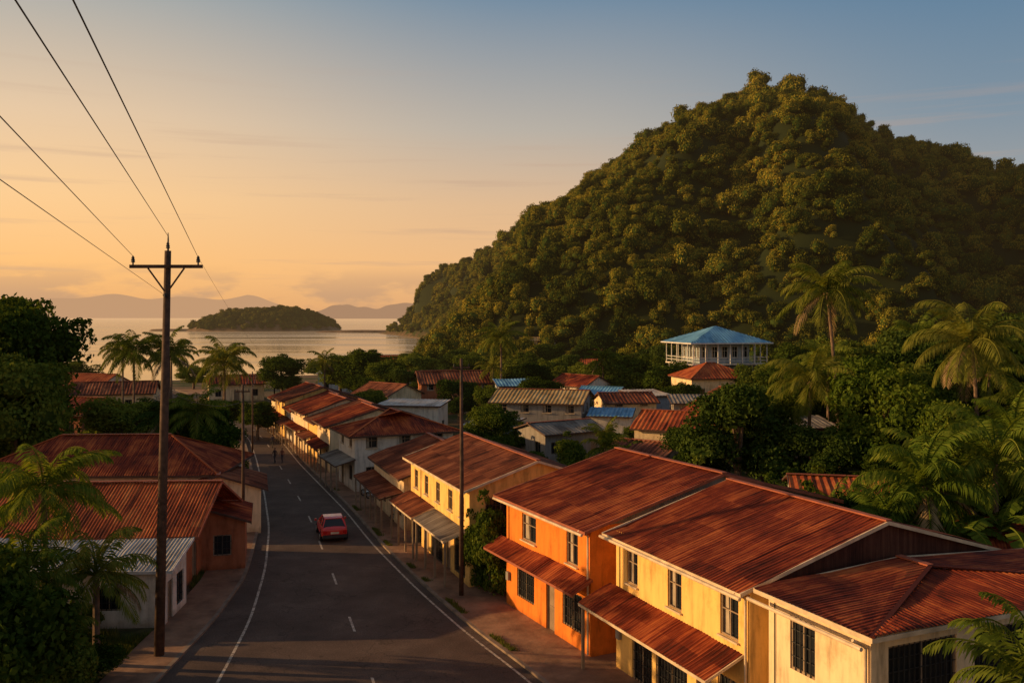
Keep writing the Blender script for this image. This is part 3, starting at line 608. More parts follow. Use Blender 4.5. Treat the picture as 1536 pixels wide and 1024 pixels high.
def tree_mesh(name,seed,H_,Rc,nleaf,size,mat,trunk=True,nl=9,low=0.35,blob=0.62,rnd=0.7,stray=True,hz=1.0):
    r=np.random.default_rng(seed); mb=MB(); lobes=[]
    for i in range(nl):
        t=2*math.pi*i/nl+r.random()*0.8; rr=Rc*(0.35+0.35*r.random()); z=H_*(low+(0.86-low)*r.random())
        if i<2: rr*=0.3; z=H_*0.82
        lobes.append((rr*math.cos(t),rr*math.sin(t),z,Rc*(0.34+0.22*r.random())))
    add_cloud(mb,leafcloud(lobes,nleaf,size,seed,rnd),mat)
    if stray:
        sp=[(l[0]*1.35+r.normal()*0.3,l[1]*1.35+r.normal()*0.3,l[2]+r.normal()*0.5+l[3]*0.5,l[3]*0.45) for l in lobes]
        add_cloud(mb,leafcloud(sp,nleaf//6,size,seed+1),mat)
    if blob: 
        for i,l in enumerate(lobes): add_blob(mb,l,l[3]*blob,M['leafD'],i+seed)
    if trunk:
        mb.tube([(0,0,-0.3),(0.05*Rc,0,H_*0.25),(0,0.04*Rc,H_*0.5),(0,0,H_*0.75)],[Rc*0.09,Rc*0.07,Rc*0.05,Rc*0.02],M['trunk'])
        for l in lobes[:6]: mb.tube([(0,0,H_*0.3),(l[0]*0.5,l[1]*0.5,H_*0.3+(l[2]-H_*0.3)*0.6),(l[0],l[1],l[2])],[Rc*0.045,Rc*0.03,Rc*0.01],M['trunk'],6)
    o=mb.obj(name); me=o.data; bpy.data.objects.remove(o); return me
TM=[tree_mesh('broadleaf_tree',11+i,10,4.4,14000,0.30,M[m],nl=n) for i,(m,n) in enumerate([('leaf',13),('leafB',12),('leafD',12),('leaf',15)])]
BM=[tree_mesh('bush',31+i,3.0,1.9,6500,0.18,M[m],nl=9,low=0.2) for i,m in enumerate(['leaf','leafD'])]
def tree(x,y,h,r,k=0,name='broadleaf_tree',z=None):
    if k==0 and random.random()<0.5: k=3
    o=bpy.data.objects.new(name,TM[k]); COL.objects.link(o)
    o.location=(x,y,gz(x,y) if z is None else z); o.rotation_euler=(0,0,random.random()*6.28); o.scale=(r/4.8,r/4.8,h/10.0); return o
def bush(x,y,h,r,k=0,name='bush'):
    o=bpy.data.objects.new(name,BM[k]); COL.objects.link(o); o.location=(x,y,gz(x,y)); o.rotation_euler=(0,0,random.random()*6.28); o.scale=(r/2.0,r/2.0,h/3.0); return o
tree(-48,86,16.8,7.5,0); tree(-56,92,17.5,8,2); tree(-43.5,80,12,5.5,0); tree(-50,74,12,6,2); tree(-57,80,15,7,0)
tree(-38.5,93,7.6,4.6,1); tree(-34,97,6.6,4.0,1); tree(-31,88,7.5,4.2,2); tree(-27.5,84,6,3,0); tree(-45,104,5.6,4,1)
tree(-43,170,8.5,4.6,0); tree(-27,168,10,6.0,0); tree(-33,176,9,5,1); tree(-22,160,8,4.5,0); tree(-20,128,5.5,3,0)
tree(-2.2,96,6.4,2.9,0); tree(4,138,6.5,4,0); tree(19,152,9.5,6,0); tree(25,147,8.5,5,1); tree(13,160,8,5,0); tree(29,165,9,5,0)
tree(-8,190,8,5,0);tree(3,205,8,5,0);tree(12,190,8,5,2);tree(-25,225,7,6,0);tree(30,185,10,6,2);tree(22,240,12,7,2);tree(9,235,9,6,0);tree(-12,240,8,6,0);tree(-45,215,6,5,0)
tree(19.2,77,10.2,5.0,2); tree(22.5,82,8.8,4.2,0); tree(15.8,80,6.5,3.2,2)
tree(30.2,74,12.2,5.2,1); tree(33.5,69,9.5,4.2,1); tree(36,84,11,5,0); tree(27.5,66,6.0,3.0,0)
tree(40,92,13,6,2);tree(46,100,14,6.5,2);tree(52,92,14,7,2);tree(44,118,13,7,0);tree(55,120,15,8,2);tree(35,112,10,5,0);tree(62,105,16,8,2);tree(47,75,11,6,0);tree(42,64,10,5,2);tree(52,66,12,6,2)
tree(37,136,9,5,0);tree(44,142,12,6,0);tree(25,134,6,3.4,0)
for (x,y,h,r,k) in [(-3,128,6,3.2,0),(9,121,6.0,3.0,1),(22,101,5,2.6,2),(30,100,7.5,4,0),(-8,137,6.5,3.5,2),(4,157,8,4.5,2),(-1,163,8,4.5,0),(-17,155,7,4,2),(-25,150,6,3.2,0),(8,172,8,5,0),(20,175,9,5,2),(-20,186,8,5,0),(-88,150,7,5,0),(-90,185,7,6,0),(-70,200,5,4,0),(-12,215,8,5,2),(33,122,7,4,2),(36,100,10,5,0),(27,94,6.5,3,2),(-88,120,8,6,2),(-78,105,9,6,2),(-68,98,10,6,2),(25,73,7,3.4,2),(29,62,6,3,2),(34,60,7,3.6,1),(38,57,8,4,0),(-47,118,4.5,3,1),(-40,128,4.2,3,0),(-33,118,5,3,0)]:
    tree(x,y,h,r,k)
for (x,y,h,r,k) in [(-1.2,52.4,4.6,1.8,0),(-2.1,53.6,3.6,1.4,0),(14.5,62,4.2,2.6,1),(17,60,4.4,2.8,0),(20,57.5,4.2,2.6,1),(11.5,66,3.6,2.2,0),(20.5,53.5,5.2,2.6,1),(24.5,54,5.6,3,0),(31,54,6,3.4,1),(22,66,4,2.6,0),(17.5,55,4.6,2.2,0),
    (-20.3,35.5,5.2,3.2,0),(-23,37.6,6.2,3.2,0),(-20.5,38.6,3.2,2.0,0),(-18.6,37.5,2.6,1.8,0),(-26,38,7.2,3.6,0),(-17.8,35.2,1.6,1.6,0),(-18.4,40.2,1.4,1.3,0),(-30,39,7,3.6,0),(-16.8,32,1.5,2,0),(-21.5,45.2,1.5,1.1,0),(-24.5,45.2,1.8,1.2,0),
    (-24.5,79,4,2.2,0),(-27,84,4,2.4,1),(11,98,3.4,2,0),(6,92,3.4,2,0),(-3,101,3.0,1.8,0),(17,90,3,2,1),(24,93,3.4,2.2,0),(8,74,3.2,2,1),(11,72,3.8,2.2,0),(5,80,3.2,2,0),(14,70,4,2.4,0),(2,86,3,2,1),(8,118,3,2,0),(1,104,3,2,0),(15,107,3,2,0)]:
    bush(x,y,h,r,k)

def palm(x,y,h,fl,nf=22,name='coconut_palm',lean=(0,0),seed=0,lw=0.10,mat='palm',up=0.0,trunk_r=0.19,z=None,step=0.10):
    r=np.random.default_rng(seed+100); mb=MB()
    top=Vector((lean[0],lean[1],h)); pts=[]
    for i in range(9):
        t=i/8; pts.append(Vector((lean[0]*t**1.8,lean[1]*t**1.8,h*t)))
    if h>1.5: mb.tube(pts,[trunk_r*(1.5 if i==0 else 1.05-0.35*i/8) for i in range(9)],M['trunk'],8)
    if h>8:
        for k in range(7): 
            a=k*0.9; c=top+Vector((math.cos(a)*.24,math.sin(a)*.24,-0.25-.06*(k%2))); mb.tube([c+Vector((0,0,.14)),c,c-Vector((0,0,.14))],[.05,.13,.05],M['dryfrond'],6)
    for k in range(nf):
        az=k*2.39996+r.random()*0.4; e0=R(82-(k/nf)*112+r.normal()*8)+up; L=fl*(0.85+0.3*r.random())
        n=16; seg=L/n; p=top.copy(); el=e0; P=[p.copy()]
        droop=(0.085+0.04*r.random())*(1.0 if e0>0 else 0.65)
        for i in range(n):
            d=Vector((math.cos(az)*math.cos(el),math.sin(az)*math.cos(el),math.sin(el))); p=p+d*seg; P.append(p.copy()); el-=droop*(0.5+1.3*i/n)
            if el<-1.4: el=-1.4
        mb.tube(P,[0.045*(1-0.8*i/n)+0.008 for i in range(n+1)],M[mat],3,False)
        side0=Vector((-math.sin(az),math.cos(az),0)); dead=(k>nf-3 and h>3)
        lm=M['dryfrond'] if dead and seed%2==0 else M[mat]
        s=0.14*L; tw=r.normal()*0.25
        while s<L*0.99:
            i=min(n-1,int(s/seg)); q=P[i].lerp(P[i+1],s/seg-i); d=(P[i+1]-P[i]).normalized(); t=s/L
            ll=fl*0.21*math.sin(math.pi*min(1,0.12+t*0.86))**0.6*(0.8+0.4*r.random())
            upv=side0.cross(d)
            for sg in(-1,1):
                out=(side0*sg*math.cos(tw)+upv*0.12+d*0.6+Vector((0,0,-0.25-0.45*r.random()))).normalized()
                w=d*lw*0.5; m=q+out*ll*0.55; e=q+out*ll+Vector((0,0,-0.25*ll))
                mb.face([q-w*0.6,m-w,e,m+w],lm)
            s+=step
    o=mb.obj(name); o.location=(x,y,gz(x,y) if z is None else z); return o
def bananaplant(x,y,h,fl,nf,seed,name='banana_plant',mat='palm'):
    r=np.random.default_rng(seed); mb=MB(); mb.tube([(0,0,0),(0,0,h*0.5),(0,0,h)],[0.16,0.13,0.08],M['trunk'],8)
    for k in range(nf):
        az=k*2.4+r.random()*.5; el=R(75-(k/nf)*60+r.normal()*6); L=fl*(.8+.3*r.random()); n=14; p=Vector((0,0,h)); P=[p.copy()]
        for i in range(n):
            d=Vector((math.cos(az)*math.cos(el),math.sin(az)*math.cos(el),math.sin(el))); p=p+d*L/n; P.append(p.copy()); el-=0.13
        sd=Vector((-math.sin(az),math.cos(az),0))
        mb.tube(P,[0.04]*(n+1),M[mat],3,False)
        for i in range(2,n):
            w=fl*0.15*math.sin(math.pi*(i-1)/(n-0.5))**0.5
            for sg in(-1,1):
                if r.random()<0.08: continue
                dr=Vector((0,0,-0.25*w*(1+r.random())))
                mb.face([P[i],P[i+1]*0.92+P[i]*0.08,P[i+1]*0.9+P[i]*0.1+sd*sg*w+dr,P[i]+sd*sg*w+dr],M[mat])
    o=mb.obj(name); o.location=(x,y,gz(x,y)); return o
palm(-54,130,11.0,5.2,24,seed=1,lw=0.17,step=0.15); palm(-49.3,131,10.6,4.8,22,seed=2,lw=0.17,step=0.15); palm(-38.2,121,9.9,5.0,24,seed=3,lw=0.17,step=0.15)
palm(-35,170,7.8,3.6,20,seed=4,lw=0.2,step=0.2); palm(-1.8,150,12.3,4.8,26,seed=5,lw=0.17,step=0.16)
palm(30.6,85,18.4,5.2,26,seed=6,lean=(-1.2,0),lw=0.12,step=0.12); palm(26.0,80,10.4,5.0,26,seed=7,lean=(0.3,0)); palm(36.0,70,14.0,5.4,26,seed=8,lean=(-0.6,0))
palm(49,110,13.5,4.5,22,seed=9,lw=0.13,mat='leaf')
# big bright crowns over the roofs on the right
palm(22.0,48.5,7.0,4.6,22,seed=10,up=0.12,lw=0.15,mat='leafB',step=0.12); palm(26.3,49.5,8.0,4.8,22,seed=11,up=0.1,lw=0.15,mat='leafB',step=0.12); palm(24.0,52.5,6.4,4.4,20,seed=43,up=0.15,lw=0.15,mat='leafB',step=0.12)
palm(8.7,84,3.9,3.2,20,seed=12,up=0.25); palm(-29,84,7.2,3.8,24,seed=13,mat='leaf'); palm(-32.5,86,6.5,3.6,22,seed=14,mat='leafD')
# left foreground palms
palm(-22.4,43.6,7.7,3.9,26,seed=15,mat='leafB',lw=.12); palm(-19.0,41.6,4.2,3.1,22,seed=16,up=0.15,mat='palm',lw=.11); palm(-21.6,40.4,4.6,3.2,22,seed=17,up=0.1,mat='leafB'); palm(-19.6,38.6,2.4,2.6,18,seed=41,up=0.3,mat='palm'); palm(-26.5,41.5,5.4,3.4,20,seed=42,up=.1,mat='leaf')
palm(14.2,25.0,6.0,2.8,22,seed=18,up=0.2,mat='leaf'); palm(20,56,3.4,3,20,seed=19,up=0.2,mat='leafB'); palm(43,82,11,4.4,24,seed=20,mat='leaf')
palm(31,56,8.5,4.6,22,seed=31,up=0.1,mat='leafB'); palm(39,68,9,4.4,22,seed=32,mat='leaf'); palm(33,95,11,4.2,24,seed=33,mat='leaf',lw=.13); palm(19.6,47.5,5.0,3.4,20,seed=34,up=.2,mat='leafB',lw=.13)
bananaplant(22.6,47.0,4.4,3.4,11,5,mat='leafB'); bananaplant(25.0,46.6,5.0,3.6,11,6,mat='leafB'); bananaplant(10.5,86,3,2.6,9,7); bananaplant(18.4,51,4,3,10,9,mat='leafB')
palm(-3.2,152,7.5,3.4,18,seed=21,lw=.18,step=.18); palm(15,150,9,3.6,18,seed=22,lw=.18,step=.18); palm(-62,145,10.5,4.6,22,seed=23,lw=.18,step=.16); palm(-45,142,9.4,4.2,22,seed=24,lw=.17,step=.16); palm(-58,155,9.8,4.4,22,seed=25,lw=.18,step=.16)
# verge grass
def grass():
    r=np.random.default_rng(5); V=[];F=[]
    def blade(x,y,h,z=0.0):
        a=r.random()*6.28; w=0.018+0.02*r.random(); b=len(V); lx,ly=r.normal()*0.3*h,r.normal()*0.3*h
        V.extend([(x-w*math.cos(a),y-w*math.sin(a),z),(x+w*math.cos(a),y+w*math.sin(a),z),(x+lx,y+ly,z+h)]); F.append((b,b+1,b+2))
    for i in range(26000):
        y=28+20*r.random(); x=lw(y)-0.05-abs(r.normal())*3.5
        if y>46 and x<-17.5: continue
        if noise.noise(Vector((x*.5,y*.5,0)))<-0.15: continue
        blade(x,y,0.12+0.35*r.random())
    for i in range(14000):
        y=48+90*r.random()**1.3; x=lw(y)-0.05-abs(r.normal())*0.5
        if noise.noise(Vector((x*.6,y*.3,4)))<0.0: continue
        blade(x,y,0.1+0.3*r.random())
    for i in range(9000):
        y=34+50*r.random(); x=ra(y)+0.25+abs(r.normal())*0.18
        if noise.noise(Vector((0,y*.35,8)))<0.12: continue
        blade(x,y,0.06+0.16*r.random(),0.12)
    me=bpy.data.meshes.new('verge_grass'); me.from_pydata(V,[],F); me.materials.append(M['grass']); o=bpy.data.objects.new('verge_grass',me); COL.objects.link(o)
grass()

def instancer(name,pts,sc,idx,meshes):
    col=bpy.data.collections.new(name+'_crowns')
    for i,me in enumerate(meshes):
        o=bpy.data.objects.new('%s_crown_%02d'%(name,i),me); col.objects.link(o)
    me=bpy.data.meshes.new(name); me.from_pydata([tuple(p) for p in pts],[],[])
    n=len(pts)
    a=me.attributes.new('sc','FLOAT_VECTOR','POINT'); a.data.foreach_set('vector',np.array(sc,dtype=np.float32).ravel())
    a=me.attributes.new('rz','FLOAT','POINT'); a.data.foreach_set('value',(rng.random(n)*6.28).astype(np.float32))
    a=me.attributes.new('idx','INT','POINT'); a.data.foreach_set('value',np.array(idx,dtype=np.int32))
    o=bpy.data.objects.new(name,me); COL.objects.link(o)
    ng=bpy.data.node_groups.new(name,'GeometryNodeTree'); ng.interface.new_socket('Geometry',in_out='INPUT',socket_type='NodeSocketGeometry'); ng.interface.new_socket('Geometry',in_out='OUTPUT',socket_type='NodeSocketGeometry')
    gi=ng.nodes.new('NodeGroupInput');go=ng.nodes.new('NodeGroupOutput'); ip=ng.nodes.new('GeometryNodeInstanceOnPoints'); ci=ng.nodes.new('GeometryNodeCollectionInfo')
    ci.inputs['Collection'].default_value=col; ci.inputs['Separate Children'].default_value=True
    def att(nm,t):
        n=ng.nodes.new('GeometryNodeInputNamedAttribute'); n.data_type=t; n.inputs[0].default_value=nm; return n.outputs[0]
    cx=ng.nodes.new('ShaderNodeCombineXYZ'); ng.links.new(att('rz','FLOAT'),cx.inputs[2])
    ng.links.new(gi.outputs[0],ip.inputs['Points']); ng.links.new(ci.outputs[0],ip.inputs['Instance']); ip.inputs['Pick Instance'].default_value=True
    ng.links.new(att('idx','INT'),ip.inputs['Instance Index']); ng.links.new(cx.outputs[0],ip.inputs['Rotation']); ng.links.new(att('sc','FLOAT_VECTOR'),ip.inputs['Scale'])
    ng.links.new(ip.outputs[0],go.inputs[0]); md=o.modifiers.new('scatter','NODES'); md.node_group=ng
    return o
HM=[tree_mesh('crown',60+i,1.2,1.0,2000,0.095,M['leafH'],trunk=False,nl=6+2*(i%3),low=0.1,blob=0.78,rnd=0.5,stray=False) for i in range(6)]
HP=[(r[0],r[1]) for r in RID]
pts=[];scs=[];ids=[]
step=5.0
for yy in np.arange(150,985,step):
    st=step*(1.0+max(0,(yy-500))/900)
    for xx in np.arange(-150,470,st):
        x=xx+random.uniform(-.7,.7)*st; y=yy+random.uniform(-.7,.7)*step
        if abs(x)>y*0.64+20: continue
        z=gz(x,y)
        if z<2.0 : continue
        if y>np.interp(x,[p[0] for p in HP],[p[1] for p in HP])+35: continue
        s=2.1+3.4*random.random()**1.8; 
        if random.random()<0.06: s*=1.4
        em=2.4*random.random() if random.random()<0.14 else 0
        pts.append((x,y,z-1.3+em)); scs.append((s,s*random.uniform(.75,1.25),s*random.uniform(0.8,1.5))); ids.append(random.randrange(6))
instancer('hill_forest',pts,scs,ids,HM)
pts=[];scs=[];ids=[]
for i in range(1000):
    y=random.uniform(130,300); x=random.uniform(-25,y*0.75+20)
    z=gz(x,y)
    if z>3: continue
    if x<48 and y<175: continue
    if y<215 and x<25: continue
    if math.hypot(x-17.5,y-215)<16 or math.hypot(x-8,y-270)<13: continue
    if y<250 and abs(x-17)<9: continue
    s=random.uniform(2.8,5); pts.append((x,y,z-0.5)); scs.append((s,s,s*random.uniform(1.1,1.8))); ids.append(random.randrange(6))
instancer('foothill_woodland',pts,scs,ids,HM)

def blobland(name,cx,cy,rx,ry,h,mat,res=60,nz=1.0,shape=None):
    v=[];f=[];n=res
    for j in range(n+1):
        for i in range(n+1):
            a=i/n*2-1;b=j/n*2-1; q=math.hypot(a,b); x=cx+a*rx;y=cy+b*ry
            prof=max(0,1-q**3.0) if q<1 else 0
            z=-1.5+(h*prof*(shape(a) if shape else 1)+2.2*min(1,max(0,(1.0-q)*8)))*(1+0.25*nz*noise.noise(Vector((x/60,y/60,1)))); v.append((x,y,z))
    f=[(j*(n+1)+i,j*(n+1)+i+1,(j+1)*(n+1)+i+1,(j+1)*(n+1)+i) for j in range(n) for i in range(n)]
    me=bpy.data.meshes.new(name); me.from_pydata(v,[],f); me.materials.append(mat); me.polygons.foreach_set('use_smooth',[True]*len(f)); o=bpy.data.objects.new(name,me); COL.objects.link(o); return v
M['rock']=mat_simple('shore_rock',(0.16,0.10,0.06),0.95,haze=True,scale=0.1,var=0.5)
vv=blobland('island',-304,1110,98,62,19,M['rock'],shape=lambda a: float(np.interp(a,[-1,-.75,-.4,0,.3,.7,1],[0.1,0.55,0.95,1.0,1.1,0.95,0.6])))
M['leafI']=mat_leaf('island_foliage',(0.024,0.034,0.006),(0.08,0.080,0.012),(0.19,0.15,0.025),0.12,0.035)
IM=[tree_mesh('crown',80+i,1.2,1.0,900,0.14,M['leafI'],trunk=False,nl=6,low=0.1,blob=0.8,rnd=0.45,stray=False) for i in range(4)]
pts=[];scs=[];ids=[]
for i in range(1500):
    v=random.choice(vv)
    if v[2]<2.2: continue
    s=random.uniform(4,6.5); pts.append((v[0]+random.uniform(-2,2),v[1]+random.uniform(-2,2),v[2]-2)); scs.append((s,s,s*random.uniform(.8,1.2))); ids.append(random.randrange(4))
instancer('island_forest',pts,scs,ids,IM)
blobland('rocky_spit',-120,975,95,14,1.2,M['rock'],40); blobland('rocky_spit',-400,1090,36,12,1.0,M['rock'],30)
def farrange(name,x0,x1,y,h,seed,col):
    m,nt,out=newmat(name+'_surface'); d=N(nt,'ShaderNodeBsdfDiffuse'); d.inputs[0].default_value=(0.04,0.05,0.03,1); finish(nt,out,d.outputs[0],True,y/4.0,col,1.0)  # col is painted haze, an emission covering nearly all of the diffuse
    v=[];f=[];n=160
    for i in range(n+1):
        t=i/n;x=x0+(x1-x0)*t; e=min(1,t*4,(1-t)*4); z=h*e*(0.55+0.35*noise.noise(Vector((t*3.5+seed,0,0)))+0.12*noise.noise(Vector((t*11,seed,0))))
        v+=[(x,y-250,-1),(x,y,max(0,z)),(x,y+400,-1)]
    for i in range(n): a=i*3; f+=[(a,a+3,a+4,a+1),(a+1,a+4,a+5,a+2)]
    me=bpy.data.meshes.new(name); me.from_pydata(v,[],f); me.materials.append(m); me.polygons.foreach_set('use_smooth',[True]*len(f)); o=bpy.data.objects.new(name,me); COL.objects.link(o)
farrange('distant_hills',-1850,-500,8000,215,3,(0.42,0.245,0.14)); farrange('distant_hills',-6800,-2000,11000,440,7,(0.56,0.325,0.175))

# ------------------------------------------------------------------ poles & wires
def wire(name,a,b,sag,r=0.013):
    cu=bpy.data.curves.new(name,'CURVE'); cu.dimensions='3D'; cu.bevel_depth=r; sp=cu.splines.new('POLY'); n=24; sp.points.add(n)
    a=Vector(a);b=Vector(b)
    for i in range(n+1):
        t=i/n; p=a.lerp(b,t); p.z-=sag*4*t*(1-t); sp.points[i].co=(*p,1)
    cu.materials.append(M['iron']); o=bpy.data.objects.new(name,cu); COL.objects.link(o)
def bigpole(x,y,h,lean,name='utility_pole',arm=3.4,ang=0.0,r=0.24):
    E=empty(name,(x,y,0),ang); mb=MB()
    mb.tube([(0,0,-0.2),(lean*0.5,0,h*0.5),(lean,0,h)],[r,r*0.85,r*0.62],M['wood'],12); mb.obj('pole',E,True)
    mb=MB(); za=h-0.75
    mb.beam((lean-arm/2,-0.22,za),(lean+arm/2,-0.22,za),0.13,0.16,M['wood'])
    for s in(-1,1):
        mb.beam((lean+s*0.85,-0.22,za-0.08),(lean+s*0.08,-0.2,za-1.15),0.05,0.07,M['wood'])
    mb.obj('crossarm',E)
    mb=MB()
    for xx,zz in((lean-arm/2+0.15,za+0.08),(lean+arm/2-0.2,za+0.08),(lean,h)):
        mb.tube([(xx,-0.22 if zz<h else 0,zz+k) for k in(0,0.1,0.12,0.2,0.22,0.3,0.32,0.42)],[0.04,0.04,0.1,0.08,0.1,0.06,0.08,0.03],M['iron'],8)
    mb.tube([(lean,0.02,h-0.1),(lean,0.02,h+0.55),(lean,0.02,h+0.85)],[0.05,0.04,0.02],M['iron'],6)
    mb.obj('insulators',E)
    mb=MB(); mb.tube([(lean*0.9,-0.25,h-2.2),(lean*0.9,-0.25,h-2.0)],[0.06,0.06],M['iron'],8); mb.beam((lean*0.9-.1,-0.22,h-2.1),(lean*0.9+.1,-0.22,h-2.1),0.1,0.06,M['iron']); mb.obj('bracket',E); return E
bigpole(-16.6,42.8,19.1,0.42)
bigpole(1.9,-14.2,20.2,0.0,arm=1.4)
wire('power_line',(-17.7,42.6,18.8),(1.36,-14.2,19.83),0,0.011); wire('power_line',(-16.18,42.8,19.8),(2.35,-14,19.3),0,0.011); wire('power_line',(-14.7,42.6,18.8),(2.5,-14.2,20.0),0,0.011)
wire('power_line',(-16.2,42.5,17.0),(1.37,-14.2,18.5),0,0.007)
wire('power_line',(-14.7,42.6,18.8),(-47,180,8),1.6,0.006)
def slim(x,y,h,name='utility_pole',r=0.13):
    E=empty(name,(x,y,0)); mb=MB(); mb.tube([(0,0,-0.2),(0.03,0,h*0.5),(0,0,h)],[r,r*.85,r*.6],M['wood'],10); mb.obj('pole',E,True)
    mb=MB(); mb.beam((-0.5,0,h-0.5),(0.5,0,h-0.5),0.07,0.09,M['wood']); mb.tube([(0,-.14,h-1.3),(0,-.14,h-1.0)],[.05,.05],M['iron'],6); 
    for s in(-.42,.42): mb.tube([(s,0,h-.45),(s,0,h-.3)],[.04,.03],M['iron'],6)
    mb.obj('crossarm',E)
slim(-19.1,64.6,11.2); slim(-2.9,52,13.6,r=0.14); slim(-30.8,108,9.5,r=0.11); slim(-47,180,8.2)
slim(-45,92,10.5); slim(-42,40,13.2)
for a,b in(((-19.5,64.6,10.75),(-31.2,108,9.0)),((-18.7,64.6,10.75),(-30.4,108,9.0)),((-16.2,42.8,12.5),(-19.1,64.6,10.0)),
    ((-45,92,10.2),(-42,40,12.9)),((-45,92,8.6),(-42,40,10.4)),((-45,92,8.0),(-42,40,9.6)),((-45,92,7.4),(-42,40,8.8))):
    wire('telephone_wire',a,b,0.5,0.012)

# ------------------------------------------------------------------ vehicles
tyre=mat_simple('tyre',(0.02,0.02,0.02),0.9); chrome=mat_simple('wheel_metal',(0.4,0.4,0.4),0.3,0.8); tail=mat_simple('tail_lamp',(0.45,0.01,0.01),0.3); plate=mat_simple('number_plate',(0.6,0.55,0.4),0.5); blk=mat_simple('bumper_plastic',(0.04,0.035,0.035),0.6)
def car(x,y,ang,col):
    E=empty('red_car',(x,y,0.012),ang)
    paint,nt,out=newmat('car_paint'); p=N(nt,'ShaderNodeBsdfPrincipled'); p.inputs['Base Color'].default_value=(*col,1); p.inputs['Roughness'].default_value=0.28; p.inputs['Coat Weight'].default_value=0.6
    nz=N(nt,'ShaderNodeTexNoise'); nz.inputs['Scale'].default_value=3; rr=ramp(nt,[(0.3,(0.25,)*3),(0.7,(0.42,)*3)]); nt.links.new(nz.outputs[0],rr.inputs[0]); nt.links.new(rr.outputs[0],p.inputs['Roughness']); nt.links.new(p.outputs[0],out.inputs[0])
    st=[(-2.05,0.42,0.72,0.80,0.84),(-1.98,0.30,0.80,0.90,0.93),(-1.6,0.26,0.86,0.96,0.99),(-0.8,0.24,0.88,0.97,1.0),(0.3,0.24,0.88,0.95,0.98),(1.0,0.24,0.87,0.90,0.93),(1.6,0.27,0.84,0.80,0.84),(1.95,0.32,0.78,0.68,0.72),(2.08,0.42,0.66,0.58,0.60)]
    bm=bmesh.new(); rings=[]
    for (yy,zs,hw,zd0,zd) in st:
        pr=[(hw*0.86,zs),(hw*0.98,zs+0.12),(hw*1.0,(zs+zd)/2),(hw*0.95,zd-0.08),(hw*0.84,zd-0.01),(hw*0.4,zd+0.02)]
        ring=[bm.verts.new((a,yy,b)) for a,b in pr]+[bm.verts.new((-a,yy,b)) for a,b in reversed(pr)]; rings.append(ring)
    for a,b in zip(rings[:-1],rings[1:]):
        for j in range(12): bm.faces.new((a[j],a[(j+1)%12],b[(j+1)%12],b[j]))
    bm.faces.new(rings[0][::-1]); bm.faces.new(rings[-1]); bmesh.ops.recalc_face_normals(bm,faces=bm.faces)
    me=bpy.data.meshes.new('body');bm.to_mesh(me);bm.free();me.materials.append(paint);me.polygons.foreach_set('use_smooth',[True]*len(me.polygons));o=bpy.data.objects.new('body',me);COL.objects.link(o);o.parent=E
    m=o.modifiers.new('sub','SUBSURF');m.levels=2;m.render_levels=2
    mb=MB(); b=[(-1.75,0.74),(-1.0,0.78),(0.2,0.78),(1.05,0.72)]; t=[(-1.25,0.55),(-0.9,0.6),(-0.1,0.6),(0.15,0.56)]
    zb=0.93;zt=1.42
    def q(i,s): return (s*b[i][1],b[i][0],zb+(0.0 if i<3 else -0.02))
    def u(i,s): return (s*t[i][1],t[i][0],zt-(0.05 if i in(0,3) else 0))
    for s in(-1,1):
        for i in range(3): mb.face([q(i,s),q(i+1,s),u(i+1,s),u(i,s)] if s>0 else [q(i+1,s),q(i,s),u(i,s),u(i+1,s)],M['glass'])
    mb.face([q(0,-1),q(0,1),u(0,1),u(0,-1)],M['glass']); mb.face([q(3,1),q(3,-1),u(3,-1),u(3,1)],M['glass']); mb.obj('windows',E)
    mb=MB()
    for i in range(3): mb._hex([Vector(u(i,-1)),Vector(u(i,1)),Vector(u(i+1,1)),Vector(u(i+1,-1))]+[Vector(c)+Vector((0,0,0.05)) for c in(u(i,-1),u(i,1),u(i+1,1),u(i+1,-1))],paint)
    for s in(-1,1):
        for i in range(4): 
            mb.beam(q(i,s),Vector(u(i,s))+Vector((0,0,0.02)),0.07,0.06,paint)
        mb.beam(Vector((s*0.92,0.72,0.98)),Vector((s*1.04,0.70,1.0)),0.12,0.13,paint)
    o=mb.obj('roof_and_pillars',E)
    mb=MB()
    mb.box(-0.78,-2.13,0.33,0.78,-2.0,0.52,blk); mb.box(-0.6,2.02,0.3,0.6,2.12,0.48,blk)
    for s in(-1,1):
        mb.box(min(s*0.5,s*0.76),-2.08,0.62,max(s*0.5,s*0.76),-1.98,0.8,tail); mb.box(min(s*.42,s*.62),2.0,.5,max(s*.42,s*.62),2.1,.6,chrome)
    mb.box(-0.26,-2.1,0.58,0.26,-2.03,0.7,plate); mb.obj('lamps_and_bumpers',E)
    mb=MB()
    for yy in(-1.28,1.3):
        for s in(-1,1):
            mb.tube([(s*0.68,yy,0.31),(s*0.70,yy,0.31),(s*0.87,yy,0.31),(s*0.89,yy,0.31)],[0.27,0.31,0.31,0.27],tyre,20); mb.tube([(s*0.88,yy,0.31),(s*0.9,yy,0.31)],[0.19,0.17],chrome,12)
    mb.obj('wheels',E); return E
CE=car(-13.2,66.6,R(17),(0.6,0.022,0.014)); CE.scale=(1.1,1.1,1.1)
